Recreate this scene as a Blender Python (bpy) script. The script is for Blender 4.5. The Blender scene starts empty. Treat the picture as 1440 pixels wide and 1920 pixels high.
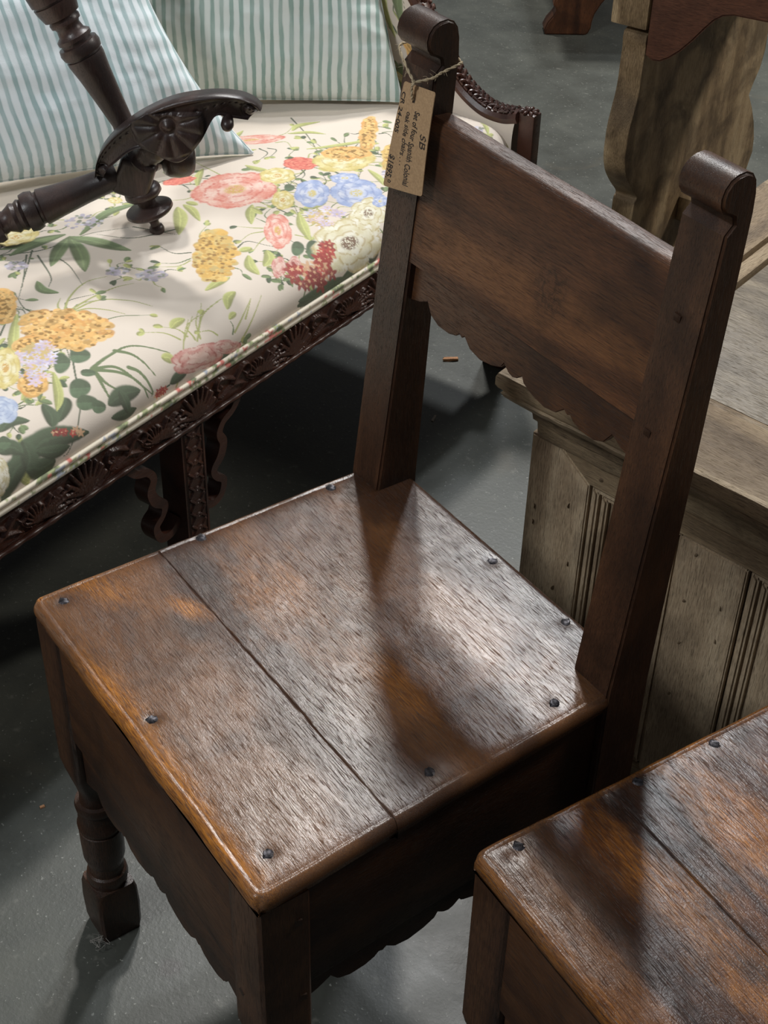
import bpy, bmesh, math, random
import numpy as np
from mathutils import Vector, Matrix, noise as mnoise
random.seed(4); rng = np.random.RandomState(7)
sc = bpy.context.scene; COL = sc.collection
PI = math.pi

# ---------------------------------------------------------------- camera
cam_d = bpy.data.cameras.new('camera'); cam = bpy.data.objects.new('camera', cam_d); COL.objects.link(cam)
YAW, PITCH, ROLL = 0.9489, 0.6674, 0.0256
CAM = Vector((1.0245, -0.3274, 1.3996))
_d = Vector((-math.cos(PITCH)*math.sin(YAW), math.cos(PITCH)*math.cos(YAW), -math.sin(PITCH)))
_r = Vector((math.cos(YAW), math.sin(YAW), 0)); _u = _r.cross(_d)
_r2 = math.cos(ROLL)*_r + math.sin(ROLL)*_u; _u2 = -math.sin(ROLL)*_r + math.cos(ROLL)*_u
cam.matrix_world = Matrix(((_r2.x, _u2.x, -_d.x, CAM.x), (_r2.y, _u2.y, -_d.y, CAM.y), (_r2.z, _u2.z, -_d.z, CAM.z), (0, 0, 0, 1)))
cam_d.sensor_fit = 'VERTICAL'; cam_d.sensor_height = 24.0; cam_d.lens = 2756.0/1920*24
cam_d.clip_start = 0.02; cam_d.clip_end = 60
sc.camera = cam
# ---------------------------------------------------------------- world, lamps, exposure
w = bpy.data.worlds.new('world'); sc.world = w; w.use_nodes = True
bg = w.node_tree.nodes['Background']; bg.inputs[0].default_value = (0.90, 0.94, 1.0, 1); bg.inputs[1].default_value = 0.10
def lamp(name, loc, aim, power, size, color=(1, 1, 1), spread=180):
    l = bpy.data.lights.new(name, 'AREA'); l.shape = 'DISK'; l.size = size; l.energy = power; l.color = color; l.spread = math.radians(spread)
    o = bpy.data.objects.new(name, l); COL.objects.link(o); o.location = loc
    o.rotation_euler = (Vector(aim)-Vector(loc)).to_track_quat('-Z', 'Y').to_euler()
    return o
lamp('warehouse_or_fill_lamp', (-2.62, 2.35, 4.5), (0, .3, .4), 135, .34, (1.0, .97, .93))
lamp('warehouse_or_fill_lamp', (-2.55, 3.30, 4.5), (0, .3, .4), 60, .40, (.92, .96, 1.0))
lamp('warehouse_or_fill_lamp', (-1.80, 2.60, 4.5), (.4, .3, .4), 55, .22, (.92, .96, 1.0))
lamp('warehouse_or_fill_lamp', (.2, -2.5, 3.6), (-.3, .5, .4), 78, .9, (.95, .98, 1.0))  # broad fill added on the camera side to brighten pillows and chest front
lamp('warehouse_or_fill_lamp', (.9, 5.2, 3.7), (-.3, 1.2, .4), 110, .6, (1.0, .95, .88))
sc.view_settings.view_transform = 'Standard'; sc.view_settings.look = 'None'
sc.view_settings.gamma = 1; sc.view_settings.exposure = -0.12; sc.view_settings.use_curve_mapping = False
sc.cycles.max_bounces = 6; sc.cycles.use_denoising = True

# ---------------------------------------------------------------- helpers
def tag(o, label=None, cat=None, group=None, kind=None):
    if label: o['label'] = label
    if cat: o['category'] = cat
    if group: o['group'] = group
    if kind: o['kind'] = kind
    return o
def empty(name, loc=(0, 0, 0), rz=0, **k):
    o = bpy.data.objects.new(name, None); COL.objects.link(o); o.location = loc; o.rotation_euler = (0, 0, rz); o.empty_display_size = .1
    return tag(o, **k)
def link(name, me, mat=None, parent=None, off=(0, 0, 0)):
    o = bpy.data.objects.new(name, me); COL.objects.link(o)
    if mat and not me.materials: me.materials.append(mat)
    if parent: o.parent = parent
    o.location = off
    return o
def mesh(name, V, F, smooth=True, angle=None):
    me = bpy.data.meshes.new(name); me.from_pydata([tuple(map(float, v)) for v in V], [], F)
    me.validate(); me.update()
    if smooth: me.polygons.foreach_set('use_smooth', [True]*len(me.polygons))
    if angle: 
        try: me.set_sharp_from_angle(angle=math.radians(angle))
        except Exception: pass
    return me
def grid_faces(nu, nv, closeu=False, closev=False, flip=False):
    iu = np.arange(nu if closeu else nu-1); iv = np.arange(nv if closev else nv-1)
    A, B = np.meshgrid(iu, iv, indexing='ij'); A2 = (A+1) % nu; B2 = (B+1) % nv
    f = np.stack([A*nv+B, A2*nv+B, A2*nv+B2, A*nv+B2], -1).reshape(-1, 4)
    return f[:, ::-1] if flip else f
def grid_mesh(name, P, closeu=False, closev=False, flip=False, smooth=True, extra=None):
    nu, nv = P.shape[:2]; F = grid_faces(nu, nv, closeu, closev, flip)
    me = bpy.data.meshes.new(name); V = P.reshape(-1, 3)
    me.vertices.add(len(V)); me.vertices.foreach_set('co', V.astype(np.float32).ravel())
    ex = extra or []
    n = len(F)*4+sum(len(e) for e in ex)
    me.loops.add(n); me.polygons.add(len(F)+len(ex))
    li = list(F.ravel()); 
    for e in ex: li += list(e)
    me.loops.foreach_set('vertex_index', np.array(li, dtype=np.int32))
    st = list(range(0, len(F)*4, 4)); k = len(F)*4
    for e in ex: st.append(k); k += len(e)
    me.polygons.foreach_set('loop_start', np.array(st, dtype=np.int32))
    me.update(calc_edges=True); me.validate()
    me.polygons.foreach_set('use_smooth', np.array([smooth]*len(me.polygons)))
    return me
def lathe(name, p0, p1, prof, n=28):
    """prof: list of (distance along, radius) from p0 toward p1"""
    p0 = Vector(p0); ax = (Vector(p1)-p0).normalized(); q = ax.to_track_quat('Z', 'Y')
    P = np.zeros((len(prof), n, 3))
    for i, (d, r) in enumerate(prof):
        for k in range(n):
            a = 2*PI*k/n; v = p0 + q @ Vector((r*math.cos(a), r*math.sin(a), d)); P[i, k] = v
    m = grid_mesh(name, P, closev=True, extra=[list(range(n))[::-1], [(len(prof)-1)*n+k for k in range(n)]], flip=True)
    fixn(m); m.set_sharp_from_angle(angle=math.radians(50)); return m
def fixn(me):
    bm = bmesh.new(); bm.from_mesh(me); bmesh.ops.recalc_face_normals(bm, faces=bm.faces); bm.to_mesh(me); bm.free(); me.update()
def catmull(pts, n=8):
    pts = [np.array(p, float) for p in pts]
    if len(pts) < 3: 
        return [pts[0]+(pts[-1]-pts[0])*i/n for i in range(n+1)]
    P = [2*pts[0]-pts[1]]+pts+[2*pts[-1]-pts[-2]]; out = []
    for i in range(1, len(P)-2):
        for k in range(n):
            t = k/n
            out.append(.5*((2*P[i])+(-P[i-1]+P[i+1])*t+(2*P[i-1]-5*P[i]+4*P[i+1]-P[i+2])*t*t+(-P[i-1]+3*P[i]-3*P[i+1]+P[i+2])*t**3))
    out.append(pts[-1]); return out
def tube(name, pts, r, n=8, rfun=None):
    pts = [Vector(p) for p in pts]; N = len(pts); P = np.zeros((N, n, 3)); up = None
    for i in range(N):
        t = (pts[min(i+1, N-1)]-pts[max(i-1, 0)]).normalized()
        if up is None: up = t.orthogonal().normalized()
        up = (up-t*up.dot(t)).normalized(); b = t.cross(up); rr = r*(rfun(i/(N-1)) if rfun else 1)
        for k in range(n):
            a = 2*PI*k/n; P[i, k] = pts[i]+up*math.cos(a)*rr+b*math.sin(a)*rr
    m = grid_mesh(name, P, closev=True, extra=[list(range(n))[::-1], [(N-1)*n+k for k in range(n)]], flip=True); fixn(m); return m
def bev(bm, w, seg=2, ang=30):
    es = [e for e in bm.edges if len(e.link_faces) == 2 and e.calc_face_angle(0) > math.radians(ang)]
    if w > 0: bmesh.ops.bevel(bm, geom=es, offset=w, segments=seg, affect='EDGES', clamp_overlap=True, profile=.6)
def done(bm, name, smooth=True, wob=0, sub=0, seed=0):
    bmesh.ops.recalc_face_normals(bm, faces=bm.faces)
    if sub: bmesh.ops.subdivide_edges(bm, edges=[e for e in bm.edges if e.calc_length() > sub*1.5], cuts=0)
    if wob:
        for v in bm.verts:
            v.co += mnoise.noise_vector(v.co*18+Vector((seed, 0, 0)))*wob
    me = bpy.data.meshes.new(name); bm.to_mesh(me); bm.free()
    if smooth:
        me.polygons.foreach_set('use_smooth', [True]*len(me.polygons)); me.set_sharp_from_angle(angle=math.radians(38))
    me.update(); return me
def box(name, lo, hi, b=.002, seg=2, wob=0, cuts=0, seed=0, shear=None):
    bm = bmesh.new(); bmesh.ops.create_cube(bm, size=1)
    lo = Vector(lo); hi = Vector(hi)
    for v in bm.verts: v.co = Vector([lo[i]+(v.co[i]+.5)*(hi[i]-lo[i]) for i in range(3)])
    if cuts:
        L = [hi[i]-lo[i] for i in range(3)]; ax = L.index(max(L))
        es = [e for e in bm.edges if abs((e.verts[0].co-e.verts[1].co)[ax]) > L[ax]*.9]
        bmesh.ops.subdivide_edges(bm, edges=es, cuts=cuts, use_grid_fill=True)
    bev(bm, b, seg)
    if shear:
        for v in bm.verts: v.co = Vector(shear(v.co))
    return done(bm, name, wob=wob, seed=seed)
def prism(name, poly, fn, d0, d1, b=.0015, seg=2, wob=0, seed=0):
    """poly in 2D; fn(a,b,d)->3D; extruded d0..d1"""
    bm = bmesh.new(); lo = [bm.verts.new(fn(a, c, d0)) for a, c in poly]; hi = [bm.verts.new(fn(a, c, d1)) for a, c in poly]
    n = len(poly); bm.faces.new(lo[::-1]); bm.faces.new(hi)
    for i in range(n): bm.faces.new((lo[i], lo[(i+1) % n], hi[(i+1) % n], hi[i]))
    bmesh.ops.recalc_face_normals(bm, faces=bm.faces)
    if b:
        capf = [f for f in bm.faces if len(f.verts) == n]
        es = set(e for f in capf for e in f.edges)
        bmesh.ops.bevel(bm, geom=list(es), offset=b, segments=seg, affect='EDGES', clamp_overlap=True)
    return done(bm, name, wob=wob, seed=seed)

# ---------------------------------------------------------------- paint engine (per-vertex colour on dense cloth and wood)
def lin(c):
    c = np.asarray(c, float)/255.; return np.where(c <= .04045, c/12.92, ((c+.055)/1.055)**2.4)
def vnoise(X, Y, seed=0):
    xi = np.floor(X).astype(np.int64); yi = np.floor(Y).astype(np.int64); fx = X-xi; fy = Y-yi
    fx = fx*fx*(3-2*fx); fy = fy*fy*(3-2*fy)
    def h(a, b):
        n = (a*374761393+b*668265263+seed*974634777) & 0x7fffffff; n = ((n ^ (n >> 13))*1274126177) & 0x7fffffff
        return ((n ^ (n >> 16)) & 0xffff)/65535.
    return (h(xi, yi)*(1-fx)+h(xi+1, yi)*fx)*(1-fy)+(h(xi, yi+1)*(1-fx)+h(xi+1, yi+1)*fx)*fy
def fbm(X, Y, seed=0, o=4):
    s = 0; a = .5; t = 0
    for i in range(o): s = s+a*vnoise(X*2**i, Y*2**i, seed+i*17); t += a; a *= .5
    return s/t
def sm(x, a, b): 
    t = np.clip((x-a)/(b-a), 0, 1); return t*t*(3-2*t)
class Canvas:
    def __init__(s, X, Y, base):
        s.X, s.Y = X, Y; s.C = np.zeros(X.shape+(3,)); s.C[:] = base
        s.x0, s.y0 = X[:, 0], Y[0]
    def win(s, xa, xb, ya, yb):
        i0 = max(0, np.searchsorted(s.x0, xa)-1); i1 = np.searchsorted(s.x0, xb)+1; j0 = max(0, np.searchsorted(s.y0, ya)-1); j1 = np.searchsorted(s.y0, yb)+1
        return slice(i0, i1), slice(j0, j1)
    def mix(s, w, m, col):
        m = m[..., None]*1.0; s.C[w] = s.C[w]*(1-m)+np.asarray(col)*m
    def stroke(s, pts, wid, col, taper=True, op=1., shape='st'):
        P = np.array(catmull(pts, 7)); r = wid
        w = s.win(P[:, 0].min()-r, P[:, 0].max()+r, P[:, 1].min()-r, P[:, 1].max()+r); X, Y = s.X[w], s.Y[w]
        if X.size == 0: return
        m = np.zeros(X.shape); L = len(P)-1; side = np.zeros(X.shape); best = np.full(X.shape, 1e9)
        for i in range(L):
            a, b = P[i], P[i+1]; d = b-a; l2 = d@d+1e-12
            t = np.clip(((X-a[0])*d[0]+(Y-a[1])*d[1])/l2, 0, 1); u = (i+t)/L
            dx = X-a[0]-t*d[0]; dy = Y-a[1]-t*d[1]; dist = np.hypot(dx, dy)
            hw = wid*.5*((np.sin(PI*np.clip(u*.93+.05, 0, 1))**.8) if shape == 'leaf' else ((1-.75*u) if taper else 1))
            q = dist/hw if np.isscalar(hw) else dist/np.maximum(hw, .15)
            mm = 1-sm(q, .8, 1.15); m = np.maximum(m, mm)
            k = dist < best; side = np.where(k, (d[0]*dy-d[1]*dx)/np.maximum(hw*math.sqrt(l2), 1e-6), side); best = np.minimum(best, dist)
        c = np.asarray(col)
        if shape == 'leaf':
            sh = 1+.35*np.clip(side, -1, 1)[..., None]+.25*(fbm(X/3, Y/3, 5)[..., None]-.5); vein = (np.abs(side) < .12)*.5
            c = np.clip(c*sh, 0, 1)*(1+vein[..., None]*.6)
        mm = (m*op)[..., None]; s.C[w] = s.C[w]*(1-mm)+c*mm
    def ell(s, p, R=1.25):
        cx, cy, ax, ay, bx, by = p[:6]; A = np.array([[ax-cx, bx-cx], [ay-cy, by-cy]], float)
        if abs(np.linalg.det(A)) < 1: A += np.eye(2)*3
        e = R*(np.abs(A[:, 0])+np.abs(A[:, 1])); w = s.win(cx-e[0], cx+e[0], cy-e[1], cy+e[1]); X, Y = s.X[w], s.Y[w]
        I = np.linalg.inv(A); U = I[0, 0]*(X-cx)+I[0, 1]*(Y-cy); W = I[1, 0]*(X-cx)+I[1, 1]*(Y-cy)
        return w, X, Y, U, W, np.hypot(U, W), np.arctan2(W, U)
    def petals(s, p, cols, n, rings=3, seed=0, center=None, jag=.12, line=None):
        w, X, Y, U, W, r, a = s.ell(p)
        if X.size == 0: return
        rs = np.random.RandomState(seed)
        for k in range(rings):
            R = 1-.27*k; ph = rs.rand()*6.28; nn_ = n-k if n-k > 3 else 4
            edge = R*(1-jag+jag*np.abs(np.cos((a+ph)*nn_/2))**.6+.1*(fbm(X/6, Y/6, seed+k)-.5))
            m = 1-sm(r, edge-.05, edge+.04)
            c1, c2 = np.array(cols[k % len(cols)]), np.array(cols[(k+1) % len(cols)])
            g = np.clip(.5+.5*np.cos((a+ph)*nn_)+(fbm(X/3, Y/3, seed+9+k)-.5)*1.1, 0, 1)[..., None]
            g = np.clip(g*(.35+.8*(r/np.maximum(edge, .05))[..., None]), 0, 1)
            c = c1*(1-g)+c2*g
            mm = m[..., None]; s.C[w] = s.C[w]*(1-mm)+c*mm
            if line is not None:
                ln = np.exp(-((r-edge+.03)/.045)**2)*(fbm(X/4, Y/4, seed+3) > .42); s.mix(w, ln*.75*m, line)
        if center is not None:
            m = (1-sm(r, .18, .3))*(fbm(X/1.6, Y/1.6, seed) > .42); s.mix(w, m*.9, center)
    def dots(s, p, cols, n, size, seed=0, gap=.15, star=False):
        cx, cy, ax, ay, bx, by = p[:6]; rs = np.random.RandomState(seed)
        for i in range(n):
            q = math.sqrt(rs.rand()); t = rs.rand()*6.28; u, v = q*math.cos(t), q*math.sin(t)
            x = cx+(ax-cx)*u+(bx-cx)*v; y = cy+(ay-cy)*u+(by-cy)*v; r = size*(.6+.7*rs.rand())
            w = s.win(x-r*1.3, x+r*1.3, y-r*1.3, y+r*1.3); X, Y = s.X[w], s.Y[w]
            if X.size == 0: continue
            d = np.hypot(X-x, Y-y)/r; an = np.arctan2(Y-y, X-x)
            if star: d = d/(.72+.28*np.cos(an*5+i))
            s.mix(w, (1-sm(d, .75, 1.05))*.92, np.array(cols[rs.randint(len(cols))])*(.85+.3*rs.rand()))
            if star: s.mix(w, 1-sm(d, .2, .32), cols[0])
def set_col(me, name, C):
    a = me.color_attributes.new(name, 'FLOAT_COLOR', 'POINT'); n = len(me.vertices)
    out = np.ones((n, 4), np.float32); out[:, :3] = C.reshape(-1, 3)[:n]; a.data.foreach_set('color', out.ravel())

# ---------------------------------------------------------------- materials
class NT:
    def __init__(s, name):
        s.m = bpy.data.materials.new(name); s.m.use_nodes = True; s.t = s.m.node_tree; s.b = s.t.nodes['Principled BSDF']
    def n(s, typ, **k):
        o = s.t.nodes.new(typ)
        for a, v in k.items(): setattr(o, a, v)
        return o
    def l(s, a, b): s.t.links.new(a, b)
    def coord(s, sc_=(1, 1, 1), rot=(0, 0, 0), off=(0, 0, 0)):
        c = s.n('ShaderNodeTexCoord'); m = s.n('ShaderNodeMapping'); m.inputs['Scale'].default_value = sc_; m.inputs['Rotation'].default_value = rot; m.inputs['Location'].default_value = off
        s.l(c.outputs['Object'], m.inputs[0]); return m.outputs[0]
    def noise(s, v, scale, detail=3, rough=.55, dist=0):
        o = s.n('ShaderNodeTexNoise'); o.inputs['Scale'].default_value = scale; o.inputs['Detail'].default_value = detail; o.inputs['Roughness'].default_value = rough; o.inputs['Distortion'].default_value = dist
        s.l(v, o.inputs['Vector']); return o.outputs['Fac']
    def math(s, op, a, b=None, c=None, clamp=False):
        o = s.n('ShaderNodeMath', operation=op); o.use_clamp = clamp
        for i, v in enumerate((a, b, c)):
            if v is None: continue
            if isinstance(v, (int, float)): o.inputs[i].default_value = v
            else: s.l(v, o.inputs[i])
        return o.outputs[0]
    def ramp(s, v, stops):
        o = s.n('ShaderNodeValToRGB'); e = o.color_ramp.elements
        while len(e) < len(stops): e.new(.5)
        for k, (p, c) in enumerate(stops): e[k].position = p; e[k].color = (*c, 1) if len(c) == 3 else c
        s.l(v, o.inputs[0]); return o.outputs[0]
    def rng(s, v, a, b, c=0, d=1):
        o = s.n('ShaderNodeMapRange'); o.interpolation_type = 'SMOOTHSTEP'
        for i, x in enumerate((a, b, c, d)): o.inputs[i+1].default_value = x
        s.l(v, o.inputs[0]); return o.outputs[0]
    def mixc(s, f, a, b, mode='MIX'):
        o = s.n('ShaderNodeMix', data_type='RGBA', blend_type=mode)
        for i, v in ((0, f), (6, a), (7, b)):
            if isinstance(v, (int, float)): o.inputs[i].default_value = v
            elif isinstance(v, tuple): o.inputs[i].default_value = (*v, 1)
            else: s.l(v, o.inputs[i])
        return o.outputs[2]
    def bump(s, h, dist, strength=1, prev=None):
        o = s.n('ShaderNodeBump'); o.inputs['Distance'].default_value = dist; o.inputs['Strength'].default_value = strength; s.l(h, o.inputs['Height'])
        if prev is not None: s.l(prev, o.inputs['Normal'])
        return o.outputs[0]
def L3(*c): return tuple(float(x) for x in lin(c))
def wood(name, axis, dark, mid, light, knot=None, spec=.42, rough=.38, pore=.55, attr=None, blot=.5, seed=0, ring=26., bump=1., coat=0., scale=1., blotc=None):
    N = NT(name); st = [1, 1, 1]; st[axis] = .09
    v1 = N.coord([x*scale for x in st], off=(seed*1.7, seed*.9, seed*2.3)); st2 = [1, 1, 1]; st2[axis] = .035
    v2 = N.coord([x*scale for x in st2], off=(seed, seed, seed)); iso = N.coord((1, 1, 1), off=(seed*3.1, 0, seed))
    low = N.noise(v1, 9, 3, .5, .3); rings = N.math('MULTIPLY', low, ring); rings = N.math('SINE', rings); rings = N.math('MULTIPLY_ADD', rings, .5, .5)
    streak = N.noise(v1, 800, 4, .7); pores = N.noise(v2, 1700, 2, .7); fine = N.noise(iso, 650, 2, .6)
    base = N.math('MULTIPLY_ADD', rings, .24, N.math('MULTIPLY', streak, .76)); base = N.math('MULTIPLY_ADD', N.math('SUBTRACT', low, .5), .7, base)
    col = N.ramp(base, [(.22, dark), (.52, mid), (.86, light)])
    bl = N.noise(iso, 11, 4, .6, .5); blm = N.rng(bl, .42, .66)
    col = N.mixc(N.math('MULTIPLY', blm, blot), col, blotc or tuple(x*.45 for x in dark))
    if attr:
        a = N.n('ShaderNodeVertexColor', layer_name=attr); se = N.n('ShaderNodeSeparateColor'); N.l(a.outputs[0], se.inputs[0])
        wear = N.math('MULTIPLY', se.outputs[0], N.rng(streak, .25, .6, .45, 1.0)); col = N.mixc(wear, col, N.mixc(N.rng(streak, .3, .65), L3(112, 58, 14), L3(205, 132, 48)))
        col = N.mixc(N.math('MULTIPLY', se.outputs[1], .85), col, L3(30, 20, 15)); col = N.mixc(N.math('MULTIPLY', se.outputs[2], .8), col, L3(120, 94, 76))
    if knot:
        sx = N.n('ShaderNodeSeparateXYZ'); N.l(N.coord((1, 1, 1), off=tuple(-q for q in knot)), sx.inputs[0])
        kd = N.math('SQRT', N.math('ADD', N.math('POWER', sx.outputs[0], 2), N.math('POWER', sx.outputs[2], 2))); kd = N.math('MULTIPLY_ADD', N.noise(iso, 60, 3), .03, kd)
        km = N.rng(kd, .024, .048, 1, 0); kn = N.rng(N.noise(iso, 120, 4, .7, 1.5), .4, .6); col = N.mixc(N.math('MULTIPLY', km, .75), col, N.mixc(kn, tuple(x*.45 for x in dark), mid))
    pm = N.rng(pores, .30, .46, 1, 0); col = N.mixc(N.math('MULTIPLY', pm, pore), col, tuple(x*.22 for x in dark))
    N.b.inputs['Specular IOR Level'].default_value = spec; N.l(col, N.b.inputs['Base Color'])
    ro = N.math('MULTIPLY_ADD', bl, .18, rough-.09); ro = N.math('MULTIPLY_ADD', pm, .2, ro); N.l(ro, N.b.inputs['Roughness'])
    h = N.math('MULTIPLY_ADD', pm, -.8, N.math('MULTIPLY', streak, .5)); h = N.math('MULTIPLY_ADD', fine, .5, h)
    nb = N.bump(h, .00026*bump, .8); nb = N.bump(N.noise(iso, 38, 4, .6), .0006*bump, .5, nb); N.l(nb, N.b.inputs['Normal'])
    N.b.inputs['Coat Weight'].default_value = coat; N.b.inputs['Coat Roughness'].default_value = .3; N.l(nb, N.b.inputs['Coat Normal'])
    return N.m
D0, M0, T0 = L3(36, 22, 15), L3(66, 41, 26), L3(100, 65, 38)
W_X = wood('oak_dark_along_x', 0, D0, M0, T0); W_Y = wood('oak_dark_along_y', 1, L3(32, 20, 13), L3(54, 34, 22), L3(82, 52, 31), seed=2)
W_Z = wood('oak_dark_upright', 2, L3(38, 25, 18), L3(70, 46, 32), L3(100, 68, 45), seed=1)
W_RAIL = wood('oak_crest_rail', 0, L3(50, 30, 18), L3(92, 58, 36), L3(132, 88, 52), seed=3, ring=34, blot=.55, rough=.46, knot=(.235, .385, .795))
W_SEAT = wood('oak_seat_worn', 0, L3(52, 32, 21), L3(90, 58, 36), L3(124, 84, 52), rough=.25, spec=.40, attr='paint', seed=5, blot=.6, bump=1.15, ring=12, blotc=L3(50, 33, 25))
W_SEAT2 = wood('oak_seat_striped', 0, L3(36, 21, 14), L3(84, 49, 25), L3(150, 96, 42), rough=.25, spec=.42, attr='paint', seed=9, ring=40, blot=.75, bump=1.15, blotc=L3(42, 28, 22))
PD, PM, PL_ = L3(88, 72, 54), L3(138, 118, 92), L3(182, 162, 130)
P_X = wood('pale_oak_along_x', 0, PD, PM, PL_, rough=.62, coat=0, pore=.45, blot=.35, bump=1.3, seed=11, blotc=L3(92, 74, 54))
P_G = wood('grey_oak_along_x', 0, L3(78, 68, 56), L3(124, 112, 94), L3(168, 154, 130), rough=.5, coat=0, pore=.5, blot=.5, bump=1.3, seed=21, blotc=L3(80, 72, 62))
P_Y = wood('pale_oak_along_y', 1, PD, PM, PL_, rough=.62, coat=0, pore=.45, blot=.3, bump=1.3, seed=12, blotc=L3(92, 74, 54))
P_Z = wood('grey_oak_upright', 2, L3(128, 108, 86), L3(176, 154, 126), L3(212, 192, 162), rough=.66, coat=0, pore=.6, blot=.35, bump=1.6, seed=13, blotc=L3(66, 52, 40))
P_M = wood('grey_oak_moulding', 0, L3(104, 88, 68), L3(156, 136, 108), L3(198, 176, 142), rough=.6, coat=0, pore=.6, blot=.45, bump=1.6, seed=14, blotc=L3(58, 44, 32))
S_Z = wood('driftwood_slab', 2, L3(120, 98, 70), L3(176, 150, 114), L3(214, 190, 152), rough=.62, coat=0, pore=.6, blot=.6, bump=1.5, seed=15, blotc=L3(62, 46, 32))
S_A = wood('brown_apron_oak', 0, L3(84, 50, 34), L3(124, 80, 58), L3(150, 104, 76), rough=.55, coat=.05, seed=16, blot=.4)
F_Z = wood('reddish_foot_oak', 2, L3(50, 28, 16), L3(98, 58, 34), L3(130, 82, 50), rough=.5, coat=.1, seed=17)
MAH = wood('carved_mahogany', 0, L3(46, 24, 18), L3(76, 43, 32), L3(104, 64, 46), rough=.32, seed=18, blot=.3, coat=.4)
EBO = wood('dark_turned_walnut', 2, L3(32, 23, 22), L3(54, 39, 36), L3(84, 62, 55), rough=.38, seed=19, blot=.4, coat=.35, bump=.8)
def iron():
    N = NT('iron_nail'); v = N.coord(); n_ = N.noise(v, 300, 3); N.l(N.ramp(n_, [(.3, L3(28, 26, 28)), (.7, L3(74, 72, 76))]), N.b.inputs['Base Color'])
    N.b.inputs['Metallic'].default_value = .7; N.b.inputs['Roughness'].default_value = .42; N.l(N.bump(n_, .0006), N.b.inputs['Normal']); return N.m
IRON = iron()
def concrete():
    N = NT('polished_concrete'); v = N.coord()
    a = N.noise(v, 1.1, 5, .6, .4); b = N.noise(v, 7, 5, .65, .3); c = N.noise(v, 160, 2, .7); d = N.noise(v, 45, 3, .6)
    m = N.math('MULTIPLY_ADD', b, .45, N.math('MULTIPLY', a, .55)); col = N.ramp(m, [(.34, L3(62, 63, 58)), (.5, L3(77, 79, 73)), (.66, L3(94, 95, 86))])
    col = N.mixc(N.math('MULTIPLY', N.rng(d, .6, .78), .25), col, L3(160, 158, 148)); col = N.mixc(N.math('MULTIPLY', N.rng(c, .64, .74), .5), col, L3(176, 176, 168))
    col = N.mixc(N.math('MULTIPLY', N.rng(c, .24, .36, 1, 0), .45), col, L3(48, 48, 46)); col = N.mixc(N.math('MULTIPLY', N.rng(N.noise(v, 2.6, 4, .6, 1.), .58, .74), .35), col, L3(108, 98, 80))
    sx = N.n('ShaderNodeSeparateXYZ'); N.l(N.coord(off=(-.118, -.049, 0)), sx.inputs[0])
    rr = N.math('SQRT', N.math('ADD', N.math('POWER', N.math('MULTIPLY', sx.outputs[0], 1.0), 2), N.math('POWER', sx.outputs[1], 2))); rr = N.math('MULTIPLY_ADD', N.noise(v, 90, 3), .02, rr)
    col = N.mixc(N.math('MULTIPLY', N.rng(rr, .018, .028, 1, 0), .55), col, L3(62, 56, 54))
    N.l(col, N.b.inputs['Base Color']); N.l(N.math('MULTIPLY_ADD', b, .35, .28), N.b.inputs['Roughness']); N.l(N.bump(N.math('ADD', c, d), .0005, .5), N.b.inputs['Normal']); return N.m
CONC = concrete()
def cloth(name, attr=None, base=None, rough=.85):
    N = NT(name); v = N.coord(); wv = N.noise(v, 900, 1)
    if attr: a = N.n('ShaderNodeVertexColor', layer_name=attr); N.l(N.mixc(.12, a.outputs[0], L3(214, 200, 184)), N.b.inputs['Base Color'])
    else: N.b.inputs['Base Color'].default_value = (*base, 1)
    N.b.inputs['Roughness'].default_value = rough; N.b.inputs['Sheen Weight'].default_value = .15; N.b.inputs['Specular IOR Level'].default_value = .25
    N.l(N.bump(wv, .0003, .4), N.b.inputs['Normal']); return N.m
FLORAL = cloth('floral_chintz', 'print')
def stripes(name, ca, cb, rot):
    N = NT(name); v = N.coord(rot=(0, 0, rot)); s_ = N.n('ShaderNodeSeparateXYZ'); N.l(v, s_.inputs[0])
    vy = N.coord((1, .22, 1)); wob = N.noise(vy, 60, 3, .6); wob2 = N.noise(v, 9, 2)
    x = N.math('MULTIPLY_ADD', N.math('SUBTRACT', wob, .5), .0050, s_.outputs[0]); x = N.math('MULTIPLY_ADD', N.math('SUBTRACT', wob2, .5), .010, x)
    w_ = N.math('SINE', N.math('MULTIPLY', x, 2*PI/.0142)); w_ = N.math('MULTIPLY_ADD', w_, .5, .5)
    w_ = N.math('MULTIPLY_ADD', N.math('SUBTRACT', N.noise(vy, 130, 2), .5), .35, w_)
    f = N.rng(w_, .60, .74); f = N.math('MULTIPLY', f, N.rng(N.noise(vy, 45, 4), .3, .6, .55, 1.))
    halo = N.math('MULTIPLY', N.rng(w_, .25, .65), .28); c = N.mixc(halo, ca, cb); N.l(N.mixc(f, c, cb), N.b.inputs['Base Color'])
    N.b.inputs['Roughness'].default_value = .9; N.b.inputs['Sheen Weight'].default_value = .2; N.b.inputs['Specular IOR Level'].default_value = .2
    N.l(N.bump(N.noise(v, 700, 1), .0003, .5, N.bump(N.noise(v, 22, 3), .004, .35)), N.b.inputs['Normal']); return N.m
STR_A = stripes('striped_linen_bluish_light', L3(232, 241, 245), L3(164, 190, 192), -.12); STR_B = stripes('striped_linen_greenish_light', L3(230, 238, 234), L3(154, 180, 172), 0.0)  # one linen in two tints: bluish and greenish light put into the colours
def plain(name, c, rough=.8, bscale=300, bd=.0002, c2=None):
    N = NT(name); v = N.coord(); n_ = N.noise(v, bscale, 3); N.l(N.ramp(n_, [(.3, tuple(x*.8 for x in c)), (.7, c2 or c)]), N.b.inputs['Base Color']); N.b.inputs['Roughness'].default_value = rough
    N.l(N.bump(n_, bd), N.b.inputs['Normal']); return N.m
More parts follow.
